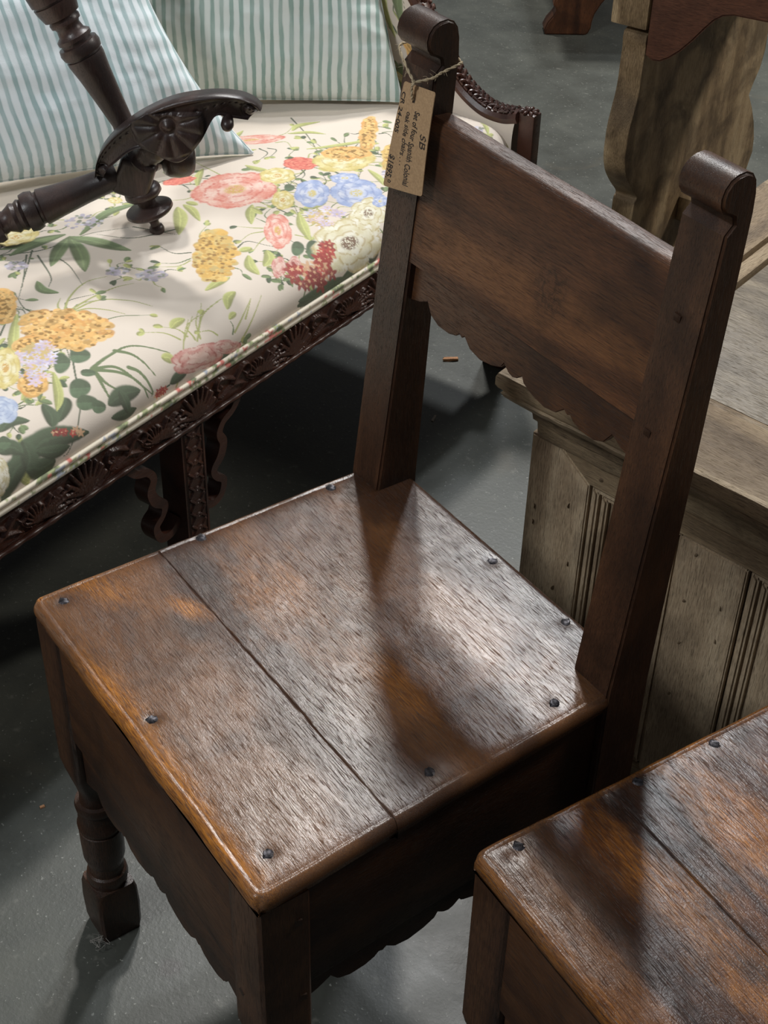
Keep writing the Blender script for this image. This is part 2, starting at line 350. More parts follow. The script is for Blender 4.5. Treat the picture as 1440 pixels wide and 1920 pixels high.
KRAFT = plain('kraft_card', L3(184, 150, 112), .8, 500, .0001, L3(190, 158, 120)); INK = plain('black_ink', L3(34, 26, 24), .5); TWINE = plain('jute_twine', L3(196, 178, 146), .9, 900, .0004)
CHIP = plain('wood_chip', L3(190, 140, 100), .8); DUSTY = plain('grey_fibre', L3(150, 145, 138), .9)

# ---------------------------------------------------------------- setting
fl = box('floor', (-6, -3, -.05), (4, 7, 0), 0); tag(link('floor', fl, CONC), kind='structure')

# ---------------------------------------------------------------- chairs
ZS = .48; SW = .4168; PF, PLN = .3664, .1037          # seat height, width, post front and lean
def pfront(z): return PF+PLN*(z-ZS) if z > ZS else PF
def seat_plank(name, ya, yb, x0, x1a, x1b, mat, seed, rolls, paint=None, th=.021, W=300, H=None):
    """one seat board: dense surface from underside edge over the top to the other edge"""
    H = H or int((yb-ya)/.0016); r = .0085
    def axis(n, lo, hi, ra, rb):
        out = []     # (pos, drop)
        if ra: out += [(lo+.004, -th)]+[(lo+ra*(1-math.sin(t)), -ra*(1-math.cos(t))) for t in np.linspace(PI*.93, 0, 11)[:-1]] if False else [(lo+ra*(1-math.cos(t)), -ra*(1-math.sin(t))*1.15) for t in np.linspace(-.9, PI/2, 12)[:-1]]
        out += [(lo+ra+(hi-rb-lo-ra)*i/n, 0) for i in range(n+1)]
        if rb: out += [(hi-rb*(1-math.cos(t)), -rb*(1-math.sin(t))*1.15) for t in np.linspace(PI/2, -.9, 12)[1:]]
        return np.array(out)
    u = axis(W, 0, 1, r/.41, r/.41); u[:, 1] = np.where(u[:, 1] < 0, u[:, 1]*.41, 0)
    v = axis(H, 0, 1, (r if rolls[0] else .0005)/(yb-ya), (r if rolls[1] else .0005)/(yb-ya)); v[:, 1] *= (yb-ya)
    U, Vv = np.meshgrid(u[:, 0], v[:, 0], indexing='ij'); DU, DV = np.meshgrid(u[:, 1], v[:, 1], indexing='ij')
    Y = ya+(yb-ya)*Vv; k = Y/.41; XL = x0*np.ones_like(Y)-.002*k; XR = x1a+(x1b-x1a)*k
    X = XL+(XR-XL)*U
    # uneven worn outline
    X += (fbm(Y*22, Y*0+seed, seed)-.5)*.0022*np.sign(U-.5)*sm(np.abs(U-.5), .4, .5)
    if rolls[0]: Y += (fbm(X*16, X*0+seed, seed+3)-.5)*.0035*(1-sm(Vv, 0, .2))
    Z = ZS+np.minimum(DU, 0)+np.minimum(DV, 0); Z = np.maximum(Z, ZS-th)
    # rounded front corners
    if rolls[0]:
        R = .013
        for sx in (-1, 1):
            ex = (XL if sx < 0 else XR); dx = R-(X-ex)*(-sx) if sx > 0 else R-(X-ex); dx = R-np.abs(X-ex); dy = R-(Y-ya)
            m = (dx > 0) & (dy > 0); d = np.hypot(dx, dy); mx = np.maximum(dx, dy); f = np.where(m, mx/np.maximum(d, 1e-6), 1)
            X = np.where(m, ex-sx*(R-dx*f), X); Y = np.where(m, ya+(R-dy*f), Y)
    top = (DU == 0) & (DV == 0)
    Z += np.where(top, (fbm(X*12, Y*26, seed+5, 3)-.5)*.0011+(fbm(X*60, Y*260, seed+8, 2)-.5)*.00012, 0)
    edge = np.minimum(np.minimum(X-XL, XR-X), Y-ya if rolls[0] else 1)
    Z -= np.where(top, .0012*np.exp(-np.maximum(edge-.008, 0)/.006), 0)
    for nx, ny in NAILS: Z -= np.where(top, .0009*np.exp(-(((X-nx)**2+(Y-ny)**2)/.0075**2)), 0)
    P = np.stack([X, Y, Z], -1); nu, nv = P.shape[:2]
    ring = [i*nv for i in range(nu)]+[(nu-1)*nv+j for j in range(1, nv)]+[i*nv+nv-1 for i in range(nu-2, -1, -1)]+[j for j in range(nv-2, 0, -1)]
    # underside closing ring
    me = grid_mesh(name, P, extra=None)
    bm = bmesh.new(); bm.from_mesh(me); bm.verts.ensure_lookup_table()
    top_r = [bm.verts[i] for i in ring]; low = [bm.verts.new((q.co.x, q.co.y, ZS-th)) for q in top_r]
    for i in range(len(ring)):
        j = (i+1) % len(ring)
        try: bm.faces.new((top_r[i], low[i], low[j], top_r[j]))
        except Exception: pass
    bm.faces.new(low); bmesh.ops.recalc_face_normals(bm, faces=bm.faces); bm.to_mesh(me); bm.free()
    me.polygons.foreach_set('use_smooth', [True]*len(me.polygons))
    C = np.zeros((len(me.vertices), 3)); C[:nu*nv] = paint(X, Y).reshape(-1, 3); a = me.color_attributes.new('paint', 'FLOAT_COLOR', 'POINT')
    o = np.ones((len(me.vertices), 4), np.float32); o[:, :3] = C; a.data.foreach_set('color', o.ravel())
    me.materials.append(mat); return me
NAILS = [(0.022, 0.026), (0.202, 0.024), (0.38, 0.032), (0.381, 0.187), (0.012, 0.33), (0.010, 0.179), (0.197, 0.397), (0.303, 0.400), (0.378, 0.324)]
def G(X, Y, x, y, rx, ry, rot=0, seed=0, rag=.5):
    c, s = math.cos(rot), math.sin(rot); u = ((X-x)*c+(Y-y)*s)/rx; v = (-(X-x)*s+(Y-y)*c)/ry
    return np.clip(1.15-np.hypot(u, v)+(fbm(X*35, Y*90, seed, 5)-.5)*2*rag, 0, 1)
def paint1(X, Y):
    o = .85*np.clip((1-sm(Y, .009, .026+.014*fbm(X*30, X*0, 2)))*sm(X, .06, .17)*(1-.5*sm(X, .37, .41))*(.35+1.1*fbm(X*40, Y*160, 3)), 0, 1)
    o = np.maximum(o, .25*(1-sm(np.abs(X-.002), .0, .02))*(1-sm(Y, .0, .12)))
    o = np.maximum(o, .8*G(X, Y, .098, .118, .030, .014, .2, 6)*(Y < .1335)); o = np.maximum(o, .45*G(X, Y, .03, .065, .05, .02, .5, 7)); o = np.maximum(o, .35*G(X, Y, .26, .22, .07, .03, .1, 8, .7))
    o = np.maximum(o, .28*G(X, Y, .13, .2, .09, .05, 0, 9, .8)); o = np.maximum(o, .9*(1-sm(np.hypot(X-.006, Y-.008), .002, .006)))
    d = .55*G(X, Y, .125, .108, .032, .016, .1, 11); d = np.maximum(d, .5*G(X, Y, .06, .15, .05, .018, 0, 12, .8)); d = np.maximum(d, .75*G(X, Y, .238, .036, .022, .004, .05, 13, .5))
    for nx, ny in NAILS: d = np.maximum(d, .75*np.exp(-((X-nx)**2+(Y-ny)**2)/.0085**2)*(.5+fbm(X*150, Y*150, 3)))
    d = np.maximum(d, .5*G(X, Y, .07, .38, .07, .05, 0, 14, .5)); d = np.maximum(d, .8*(1-sm(np.abs(X-.174)+np.abs(Y-.255), .002, .006))*.6)
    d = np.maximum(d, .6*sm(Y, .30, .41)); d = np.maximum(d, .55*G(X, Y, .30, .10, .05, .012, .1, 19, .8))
    g = .45*sm(X, .12, .30)*(1-sm(Y, .17, .27))*fbm(X*20, Y*60, 21); g = np.maximum(g, .6*(1-sm(np.abs(Y-.006), 0, .006))*sm(X, .40, .415))
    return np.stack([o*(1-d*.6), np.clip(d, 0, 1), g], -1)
def paint2(X, Y):
    o = np.clip((1-sm(Y, .006, .016))*.5*(.3+fbm(X*30, Y*90, 5)), 0, 1); o = np.maximum(o, .3*(1-sm(X, .003, .012)))
    o = np.maximum(o, .50*G(X, Y, .16, .11, .13, .03, .05, 26, .8)); o = np.maximum(o, .45*G(X, Y, .12, .20, .16, .03, .08, 27, .8))
    d = .7*G(X, Y, .022, .16, .02, .02, 0, 31, .5); d = np.maximum(d, .6*G(X, Y, .095, .165, .035, .012, .1, 32)); d = np.maximum(d, .6*G(X, Y, .04, .25, .05, .03, 0, 33)); d = np.maximum(d, .55*G(X, Y, .14, .07, .09, .02, .05, 34, .8))
    d = np.maximum(d, .7*G(X, Y, .20, .12, .04, .012, .3, 35, .8)); 
    for nx, ny in ((.0145, .036), (.012, .166), (.014, .245)): d = np.maximum(d, .9*np.exp(-((X-nx)**2+(Y-ny)**2)/.006**2))
    g = .5*G(X, Y, .05, .03, .10, .05, 0, 36, .5)
    return np.stack([o*(1-d*.5), np.clip(d, 0, 1), g], -1)
def loft_leg(name, cx, cy, h):
    """turned front leg: square block at the top, lamb's tongue, turned shaft, square foot"""
    st = [(0, h*.90, 14), (.012, h*.97, 14), (.045, h, 14), (.070, h*.97, 12), (.079, h*.90, 9), (.0795, h*.86, 2), (.083, h*.86, 2), (.089, h*.93, 2), (.096, h*.88, 2), (.098, h*.78, 2), (.103, h*.76, 2), (.106, h*.80, 2), (.109, h*.76, 2), (.113, h*.80, 2),
          (.124, h*.92, 2), (.145, h*.94, 2), (.166, h*.94, 2), (.1665, h*.89, 2), (.171, h*.89, 2), (.1715, h*.96, 2), (.176, h*.97, 2), (.178, h*.91, 2), (.19, h*.88, 2), (.200, h*.84, 2), (.2005, h*.92, 2), (.206, h*.95, 2), (.211, h*.90, 2), (.2115, h*.72, 2), (.222, h*.66, 2.2), (.232, h*.72, 3), (.243, h*.82, 5), (.256, h*.93, 9), (.268, h, 14), (.36, h, 14), (.4585, h, 14)]
    n = 48; P = np.zeros((len(st), n, 3))
    for i, (z, r, e) in enumerate(st):
        for k in range(n):
            a = 2*PI*(k+.5)/n; c, s = math.cos(a), math.sin(a); m = (abs(c)**e+abs(s)**e)**(-1/e); P[i, k] = (cx+c*m*r, cy+s*m*r, z)
    me = grid_mesh(name, P, closev=True, extra=[list(range(n)), [(len(st)-1)*n+k for k in range(n)]]); fixn(me); me.set_sharp_from_angle(angle=math.radians(40)); return me
def scallop(x0, x1, zt, zb, n=4, tip=.010):
    """ogee and cusp lower edge like the carved aprons: list of (x,z) from x0 to x1"""
    L = x1-x0; half = []
    seq = [(0, zb), (.045, zb+.004), (.085, zb+.010), (.11, zb-.001), (.15, zb-.006), (.20, zb-.006), (.235, zb-.003), (.25, zb+.001), (.262, zb-.001), (.275, zb+.002), (.305, zb-.006), (.355, zb-.009), (.41, zb-.006), (.45, zb-.001), (.46, zb+.004), (.48, zb-.001), (.5, zb-.003)]
    half = seq+[(1-a, b) for a, b in seq[::-1][1:]]
    return [(x0+L*a, b) for a, b in half]
def tack(name, r=.0056):
    bm = bmesh.new(); bmesh.ops.create_cone(bm, segments=9, radius1=r, radius2=r*.62, depth=r*.30, cap_ends=True)
    for v in bm.verts: v.co += mnoise.noise_vector(v.co*400)*r*.22
    return done(bm, name)
NAIL = tack('nail'); NAIL.materials.append(IRON)
PEG = box('peg', (-.0036, -.0036, -.0025), (.0036, .0036, .0010), .0006, wob=.0004); PEG.materials.append(W_Z)
def make_chair(root, seatmat, paint, nails, seed):
    off = (-.2, -.2, 0)
    K = dict(parent=root, off=off)
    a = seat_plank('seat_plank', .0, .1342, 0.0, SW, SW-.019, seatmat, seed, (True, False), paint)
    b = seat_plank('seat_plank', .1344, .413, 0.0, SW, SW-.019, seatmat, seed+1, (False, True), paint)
    link('seat_plank', a, **K); link('seat_plank', b, **K)
    for x, y in nails:
        o = link('nail', NAIL, parent=root, off=(x-.2, y-.2, ZS-.0004)); o.rotation_euler = (.05*math.sin(x*90), .06*math.cos(y*70), x*40)
    s = .0245
    for cx, cy in ((.0285, .0265), (SW-.0285, .0265)): link('front_leg', loft_leg('front_leg', cx, cy, s), W_Z, **K)
    xl, xr = .053, SW-.053; z0 = .4587
    # aprons: upper board proud of a scalloped strip
    link('front_apron', box('front_apron', (xl-.001, .004, .33), (xr+.001, .022, z0), .0015, wob=.0004), W_X, **K)
    link('front_scallop', prism('front_scallop', [(xl, .332), (xr, .332)]+scallop(xl, xr, .33, .266)[::-1], lambda p, q, d: (p, d, q), .010, .021), W_X, **K)
    for sx, nm in ((1, 'side_apron'), (-1, 'side_apron')):
        xa, xb = (SW-.022, SW-.009) if sx > 0 else (.009, .022)
        tp = .0175 if sx > 0 else 0
        link(nm, box(nm, (xa, .051, .325), (xb, PF, z0), .0015, wob=.0004, shear=lambda v: (v[0]-tp*v[1]/.41, v[1], v[2])), W_Y, **K)
        xa2, xb2 = (xa, xb-.006) if sx > 0 else (xa+.006, xb)
        link('side_scallop', prism('side_scallop', [(.051, .327), (PF, .327)]+scallop(.051, PF, .327, .293)[::-1], lambda p, q, d: (d-tp*p/.41, p, q), xa2, xb2), W_Y, **K)
    # rear seat rail, out of sight under the seat
    link('rear_apron', box('rear_apron', (.045, .385, .36), (.352, .402, z0), .0015), W_X, **K)
    # back posts
    prof = [(PF, 0), (PF, ZS)]
    prof += [(pfront(z), z) for z in (.55, .62, .70, .78, .86, .9145)]+[(.4185, .9215), (.4170, .9275), (.4130, .9300), (.4065, .9330), (.4030, .9385), (.4020, .9450), (.4040, .9520), (.4085, .9575), (.4150, .9605), (.4230, .9610), (.4300, .9580), (.4345, .9520), (.4365, .9430), (.4372, .9270)]
    prof += [(.4345, .874), (.4290, .78), (.4210, .60), (.4160, .48), (.4160, .36), (.4160, 0)]
    for left in (True, False):
        xb, sl, pw = (-.0032, .0194, .0475) if left else (.3533, .0003, .0462)
        def fn(y, z, d, xb=xb, sl=sl): return (xb+sl*max(0, z-ZS)+d, y, z)
        me = prism('back_post', prof, fn, 0, pw, b=.0022, seg=3, wob=.0005, seed=seed+left)
        link('back_post', me, W_Z, **K)
    xL, xR = .046, .356
    # crest rail (bevelled board) and scalloped strip below, following the lean
    def lean(y, z): return y+PLN*(z-ZS)
    bm = bmesh.new(); nx = 24; rows = []
    for i in range(nx+1):
        x = xL+(xR-xL)*i/nx; zt = .8775-.0035*(i/nx)+.0004*math.sin(i*.5); zb = .7385+.0003*math.sin(i*.5+1)
        rows.append([bm.verts.new((x, lean(PF+yo, z), z)) for yo, z in ((.0015, zb), (.0015, zb+.06), (.0015, zt-.006), (.0030, zt-.001), (.0060, zt+.001), (.0215, zt), (.0215, zb))])
    m = len(rows[0])
    for i in range(nx):
        for j in range(m): bm.faces.new((rows[i][j], rows[i][(j+1) % m], rows[i+1][(j+1) % m], rows[i+1][j]))
    bm.faces.new(rows[0]); bm.faces.new(rows[-1][::-1]); link('crest_rail', done(bm, 'crest_rail', wob=.0003, seed=seed), W_RAIL, **K)
    sc2 = scallop(xL, xR, .74, .697)
    link('scalloped_rail', prism('scalloped_rail', [(xL, .741), (xR, .741)]+sc2[::-1], lambda p, q, d: (p, lean(PF+d, q), q), .0085, .0185, b=.001), W_X, **K)
    for x, z in ((.374, .839), (.372, .737)):
        o = link('peg', PEG, parent=root, off=(x-.2, pfront(z)-.2, z)); o.rotation_euler = (PI/2+.1, .12, 0)
    for y, z in ((.038, .425), (.041, .322)):
        o = link('peg', PEG, parent=root, off=(SW-.004-.2, y-.2, z)); o.rotation_euler = (.3, PI/2, 0)
    o = link('peg', PEG, parent=root, off=(.378-.2, .0025-.2, .319)); o.rotation_euler = (PI/2, .5, 0)
G1 = 'matching plank-seated side chairs'
c1 = empty('side_chair', (.2, .2, 0), label='dark oak side chair with scalloped back rail and a paper price tag', cat='chair', group=G1)
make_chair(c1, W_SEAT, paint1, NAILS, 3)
R2 = math.radians(-3.0); o2 = Vector((.465, .164, 0)); c2l = o2+Vector((math.cos(R2)*.2-math.sin(R2)*.2, math.sin(R2)*.2+math.cos(R2)*.2, 0))
c2 = empty('side_chair', c2l, R2, label='dark oak side chair at the bottom right corner, only its glossy striped seat in view', cat='chair', group=G1)
make_chair(c2, W_SEAT2, paint2, [(.0160, .036), (.0130, .160), (.013, .243), (.2, .03), (.39, .03)], 23)

# ---------------------------------------------------------------- price tag with twine
tg = empty('price_tag', (.043, .403, .90), label='brown card price tag tied with twine to the chair\'s left back post', cat='tag')
TL, TR, BR, BL = [np.array(p) for p in ((.0262, .3985, .9040), (.0692, .4000, .9080), (.0700, .3895, .8150), (.0145, .3865, .8040))]
TN = np.cross(TR-TL, BL-TL); TN /= np.linalg.norm(TN); TN = TN if TN[1] < 0 else -TN
def tagp(u, v, h=0): return (TL*(1-u)+TR*u)*(1-v)+(BL*(1-u)+BR*u)*v+TN*(h+.0012*math.sin(v*PI)+.0006*math.sin(u*PI))
toff = tuple(-Vector(tg.location))
def tag_card():
    bm = bmesh.new(); nu, nv = 26, 44; hu, hv, hr = .43, .135, .055
    lay = []
    for h in (.0004, -.0004):
        L = []
        for i in range(nu+1):
            row = []
            for j in range(nv+1):
                u, v = i/nu, j/nv; A = 2.0  # aspect for rounded corners
                R = .05
                for cu in (0, 1):
                    for cv in (0, 1):
                        du = R-abs(u-cu); dv = R/A-abs(v-cv)
                        if du > 0 and dv > 0:
                            x, y = du/R, dv*A/R; m = max(x, y); f = m/math.hypot(x, y); u = abs(cu-(R-du*f)) if cu else R-du*f; v = (1-(R/A-dv*f)) if cv else R/A-dv*f
                d = math.hypot(u-hu, (v-hv)*A)
                row.append((bm.verts.new(tagp(u, v, h)), d))
            L.append(row)
        lay.append(L)
    for k, L in enumerate(lay):
        for i in range(nu):
            for j in range(nv):
                q = [L[i][j], L[i+1][j], L[i+1][j+1], L[i][j+1]]
                if sum(t[1] for t in q)/4 < hr: continue
                bm.faces.new([t[0] for t in q])
    A, B = lay; rim = [(i, 0) for i in range(nu+1)]+[(nu, j) for j in range(1, nv+1)]+[(i, nv) for i in range(nu-1, -1, -1)]+[(0, j) for j in range(nv-1, 0, -1)]
    for k in range(len(rim)):
        i, j = rim[k]; i2, j2 = rim[(k+1) % len(rim)]
        bm.faces.new((A[i][j][0], A[i2][j2][0], B[i2][j2][0], B[i][j][0]))
    loose = [v for v in bm.verts if not v.link_faces]; bmesh.ops.delete(bm, geom=loose, context='VERTS')
    return done(bm, 'card')
link('card', tag_card(), KRAFT, tg, toff)
def write(txt, u0, u1, v0, v1, capu, shear=.15, thick=.022):
    """lettering running down the card from v0 to v1, letter height capu of the card width"""
    cu = bpy.data.curves.new('lettering', 'FONT'); cu.body = txt; cu.size = 1; cu.shear = shear; cu.offset = thick; cu.resolution_u = 3
    o = bpy.data.objects.new('lettering', cu); COL.objects.link(o); dg = bpy.context.evaluated_depsgraph_get(); me = bpy.data.meshes.new_from_object(o.evaluated_get(dg)); bpy.data.objects.remove(o)
    xs = [v.co.x for v in me.vertices]; ys = [v.co.y for v in me.vertices]; x0, x1 = min(xs), max(xs)
    rr = random.Random(len(txt))
    for v in me.vertices:
        t = (v.co.x-x0)/(x1-x0); base = u0+(u1-u0)*t+.010*math.sin(t*19+len(txt)); hgt = v.co.y/.72*capu
        vv = v0+(v1-v0)*t; uu = base+hgt; p = tagp(uu, vv, .00055); v.co = p
    me.materials.clear(); me.name = 'lettering'; link('lettering', me, INK, tg, toff)
write('CR 24-005', .03, .03, .09, .47, .12); write('SB', .78, .80, .41, .55, .16, .15, .004)
write('Set of four Spanish Colonial', .53, .49, .22, .945, .15, .2); write('oak side chairs . . .', .29, .33, .25, .76, .135, .2)
write('$1895.', .04, .03, .68, .915, .15, .2); write('0', .10, .09, .925, .955, .09)
K_ = tagp(.43, -.035, .004); H_ = tagp(.43, .12, .0016)
tw = [(K_+[0, 0, .0]), (.022, .4035, .913), (.0035, .4085, .9235), (-.0012, .418, .9255), (-.001, .4375, .9265), (.02, .4395, .925), (.050, .4395, .9215), (.0545, .435, .9205), (.0535, .418, .9165), (.0515, .409, .9125), K_+[.001, 0, .0005]]
def rope(name, pts, r):
    pts = catmull(pts, 14); V = []
    tube_pts = [[], []]
    for i, p in enumerate(pts):
        t = Vector(pts[min(i+1, len(pts)-1)])-Vector(pts[max(i-1, 0)]); t.normalize(); a = t.orthogonal().normalized() if i == 0 else (a-t*a.dot(t)).normalized(); b = t.cross(a)
        for k in (0, 1):
            th = i*.55+k*PI; tube_pts[k].append(Vector(p)+(a*math.cos(th)+b*math.sin(th))*r*.6)
    bm = bmesh.new()
    for k in (0, 1): m = tube('s', tube_pts[k], r*.72, 6); bm.from_mesh(m)
    return done(bm, name)
link('twine', rope('twine', tw, .00105), TWINE, tg, toff)
link('twine_knot', rope('twine_knot', [K_+[-.002, -.001, .002], K_+[.002, -.002, 0], K_+[0, -.0025, -.003], H_+[.0008, -.002, .002], H_, H_+[-.001, -.0008, .004], K_+[-.0015, -.0015, -.002], K_+[.0015, .0, .001]], .0009), TWINE, tg, toff)
bm = bmesh.new(); rr = random.Random(5); TWC = catmull(tw, 14)
for i in range(34):
    p = Vector(TWC[rr.choice([rr.randint(3, 32), rr.randint(100, 138)])]); d_ = Vector((rr.uniform(-1, 1), rr.uniform(-1.2, -.1), rr.uniform(-1, .8))).normalized()
    L = rr.uniform(.003, .010); q = [p, p+d_*L*.4+Vector((0, 0, .001)), p+d_*L*.8+Vector((rr.uniform(-.002, .002), 0, rr.uniform(-.002, .002)))]
    m = tube('f', catmull(q, 3), .00011, 3); bm.from_mesh(m)
link('twine_fibres', done(bm, 'twine_fibres'), TWINE, tg, toff)['kind'] = 'stuff'

# ---------------------------------------------------------------- sofa (local x along its front, y toward its back)
SA = math.radians(109.232); KS, ZB = 1.065, .0855; SO = Vector((-.2732, .0745, 0)); TS = Vector((math.cos(SA), math.sin(SA), 0)); NS = Vector((-math.sin(SA), math.cos(SA), 0))  # sofa, pillows and stool scaled up about the camera position
SC = Vector((.30, .28, 0)); sroot = SO+(TS*SC.x+NS*SC.y)*KS
sofa = empty('sofa', sroot, SA, label='carved mahogany sofa upholstered in cream floral chintz with double piping', cat='sofa')
sofa.scale = (KS, KS, KS); so = (-SC.x, -SC.y, -ZB)
def S3(x, y, z): return SO+(TS*x+NS*y+Vector((0, 0, z-ZB)))*KS       # sofa coordinates to world
SL, SR = -.46, 1.046
ZP, ZT, RR, QB = .443, .497, .085, .62
pq, pz = [], []
for i in range(41): th = PI/2*i/40; pq.append(RR*(1-math.cos(th)**(2/2.3))); pz.append(ZP+(ZT-ZP)*math.sin(th)**(2/2.3))
for i in range(1, 61): qq = RR+(QB-RR)*i/60; pq.append(qq); pz.append(ZT+.010*math.sin(PI*min(1, (qq-RR)/(.50-RR))))
pq, pz = np.array(pq), np.array(pz); pv = np.concatenate([[0], np.cumsum(np.hypot(np.diff(pq), np.diff(pz)))])
MOT = [('s','y',3,248,179,278,200,316,211,344,203),('s','y',3,249,178,295,181,331,176,352,166),('s','y',3,248,176,295,172,320,144,330,114),('s','y',3,245,175,273,168,288,148,296,125),('s','y',3,248,180,256,197,270,207),('s','g',5,193,78,219,81,254,77,286,44),('s','g',5,191,77,215,64,225,33,235,14),('s','g',5,192,75,214,55,226,33,228,13),('s','g',5,228,55,235,43,237,18,234,13),('s','g',5,191,74,190,52,200,33),('s','g',5,191,71,183,49,179,27),('s','g',5,234,83,246,64,250,31),('s','y',2,273,5,314,48,343,68),('s','y',2,337,47,364,63,398,68,406,66),('s','y',2,314,48,350,68),('s','y',2,329,39,355,60,377,78),('s','y',2,385,24,437,49),('s','y',2,394,12,453,45),('s','y',2,410,31,437,49),('s','d',2,214,135,173,85,144,47,103,11,92,9),('s','d',2,235,161,211,139,184,103),('s','d',2,294,337,337,307,400,295,450,268),('s','d',2,328,316,238,244),('s','d',2,323,301,297,251,278,235),('s','d',2,336,286,330,252,309,209),('s','d',2,315,312,258,259),('s','d',2,455,264,476,208),('s','d',2,486,218,434,244,409,285),('s','d',2,535,10,540,6),('s','d',2,580,6,501,8),('s','d',2,563,10,546,9,529,8),('s','d',2,628,259,618,203,616,173),('s','d',2,849,320,810,254,741,161),('s','d',2,763,207,710,194,672,201),('s','d',2,741,161,728,88),('s','d',2,247,10,290,16),('s','d',2,620,159,618,120),('s','d',2,168,200,236,246),('s','d',2,535,8,534,5),('s','d',2,911,223,837,178),('l','g',9,383,306,350,291,315,269),('l','g',10,383,306,361,265,335,231),('l','g',9,383,316,343,332,304,348),('l','g',10,383,306,396,268,410,226),('l','g',7,396,300,460,316,508,304),('l','g',8,302,327,338,326,383,316),('l','g',6,278,254,269,236,277,217),('l','g',5,203,204,216,198),('l','d',12,34,32,63,36,98,31),('l','d',13,51,30,85,34,134,17),('l','d',12,47,24,59,11,81,10),('l','d',12,5,4,28,23,49,29),('l','d',8,110,45,129,57,136,61),('l','d',8,111,71,107,54,99,44),('l','d',10,59,45,54,28,45,20),('l','d',9,29,49,43,48,49,37),('l','d',7,48,70,67,74,83,63),('l','d',7,65,29,83,19,105,15),('l','d',10,176,31,198,32,221,26),('l','d',6,171,16,190,11,207,10),('l','d',6,197,37,196,23,195,10),('l','d',8,501,8,535,8,568,6),('l','d',8,518,6,546,4,592,8),('l','d',7,546,9,569,8,603,4),('l','d',7,591,6,621,8,651,10),('l','d',6,504,13,524,8,534,5),('l','d',8,651,10,663,11,678,28),('l','d',7,321,12,348,6,378,10),('l','d',6,266,13,280,15,294,14),('l','y',9,530,255,511,233,478,206),('l','y',6,541,254,537,236,522,209),('l','y',5,549,256,553,241),('l','y',6,602,187,583,175,563,156),('l','y',5,594,164,595,174,596,184),('l','y',7,499,107,481,88,477,71),('l','y',6,502,123,517,118),('l','y',7,525,98,513,84,495,78),('l','y',7,629,129,605,103,585,76),('l','y',6,645,133,660,127,677,121),('l','y',5,691,313,712,302,733,290),('l','y',5,684,268,685,249,692,236),('l','y',4,803,288,824,270,837,246),('l','y',5,815,290,835,294,866,278),('l','y',4,588,224,600,216,610,210),('l','y',5,592,276,617,296,640,308),('l','y',5,758,361,748,343,770,346),('l','y',6,315,70,327,73,339,71),('l','y',6,274,44,280,40,281,34),('l','y',4,781,236,826,208,871,184),('l','y',5,722,138,715,123,702,104),('l','y',5,790,133,782,109,768,90),('l','y',6,212,220,171,181,150,156),('l','y',6,127,151,126,138,122,120),('l','y',6,100,92,128,105,149,111),('l','y',5,157,102,135,72,117,56),('l','y',6,397,53,412,65,427,67),('l','y',6,401,92,426,93,444,91),('l','y',5,1065,145,1054,118,1063,94),('l','y',5,1100,188,1086,149,1084,113),('l','y',4,999,110,1002,83,1013,61),('l','y',4,1038,107,1026,85,1010,69),('l','y',8,203,132,214,127,215,119),('l','y',6,1074,60,1051,38,1034,15),('l','y',6,1081,72,1058,50,1028,24),('f','roundleaf',176,109,183,102,161,94,0),('f','roundleaf',200,105,208,95,188,94,0),('f','roundleaf',160,65,171,58,149,54,0),('f','roundleaf',153,46,165,39,146,38,0),('f','roundleaf',162,35,170,30,157,28,0),('f','roundleaf',559,75,566,69,546,65,0),('f','roundleaf',576,61,587,55,562,48,0),('f','roundleaf',674,182,680,177,666,175,0),('f','roundleaf',694,51,703,46,684,42,0),('f','roundleaf',41,56,47,52,35,49,0),('f','roundleaf',184,76,191,70,180,71,0),('f','yarrow',229,155,258,110,200,128,1),('f','yarrow',178,158,190,146,168,148,2),('f','yarrow2',471,138,482,114,421,102,3),('f','yarrow',214,245,221,237,190,219,4),('f','yarrow',128,105,135,97,114,91,41),('f','aster',153,132,167,116,128,106,5),('f','aster',173,140,184,129,155,121,6),('f','bluerose',73,95,86,82,56,77,7),('f','yellow',129,149,141,137,102,120,8),('f','yellow',341,359,367,344,326,340,9),('f','white',13,29,23,24,3,9,10),('f','lilacdots',424,323,441,303,409,309,11),('f','lilacdots',362,202,372,192,355,195,12),('f','lilacdots',382,163,394,150,373,154,13),('f','lilacdots',288,301,296,292,281,294,131),('f','rose',619,232,669,197,582,197,14),('f','redflower',739,214,756,195,723,202,15),('f','rose2',752,316,791,283,740,305,16),('f','redflower',591,308,611,295,582,299,17),('f','yellow',792,177,829,148,763,153,18),('f','yarrow',811,187,833,165,799,178,19),('f','yellow',689,215,707,197,671,200,20),('f','yellow',642,167,653,156,622,151,21),('f','blueflower',684,150,701,132,654,126,22),('f','blueflower',726,106,744,74,692,85,23),('f','blueflower',748,143,762,128,735,134,24),('f','aster',645,95,663,78,623,77,25),('f','rose',575,121,594,114,543,87,26),('f','bud',510,66,519,61,494,52,27),('f','bud',529,54,539,49,515,40,28),('f','peony',632,43,679,12,587,16,29),('f','peony',699,65,726,51,672,42,291),('f','redclus',544,34,577,21,532,16,30),('f','redclus',586,48,591,41,566,38,31),('f','tulip',318,21,362,13,319,4,32),('f','tulip',365,14,390,6,367,4,33),('f','red',247,10,255,9,243,7,34),('f','red',112,28,131,19,111,26,35),('f','yarrow',883,202,886,195,841,175,36),('f','yarrow2',840,128,847,120,806,103,37),('f','lilacdots',801,99,812,89,781,85,38),('f','blueflower',734,71,745,65,723,63,39),('f','lilacdots',997,99,1015,83,985,92,40),('f','yellow',494,334,500,326,487,327,50)]  # flower and leaf positions taken from image pixels, converted to cloth coordinates
CREAM = lin((228, 216, 202))
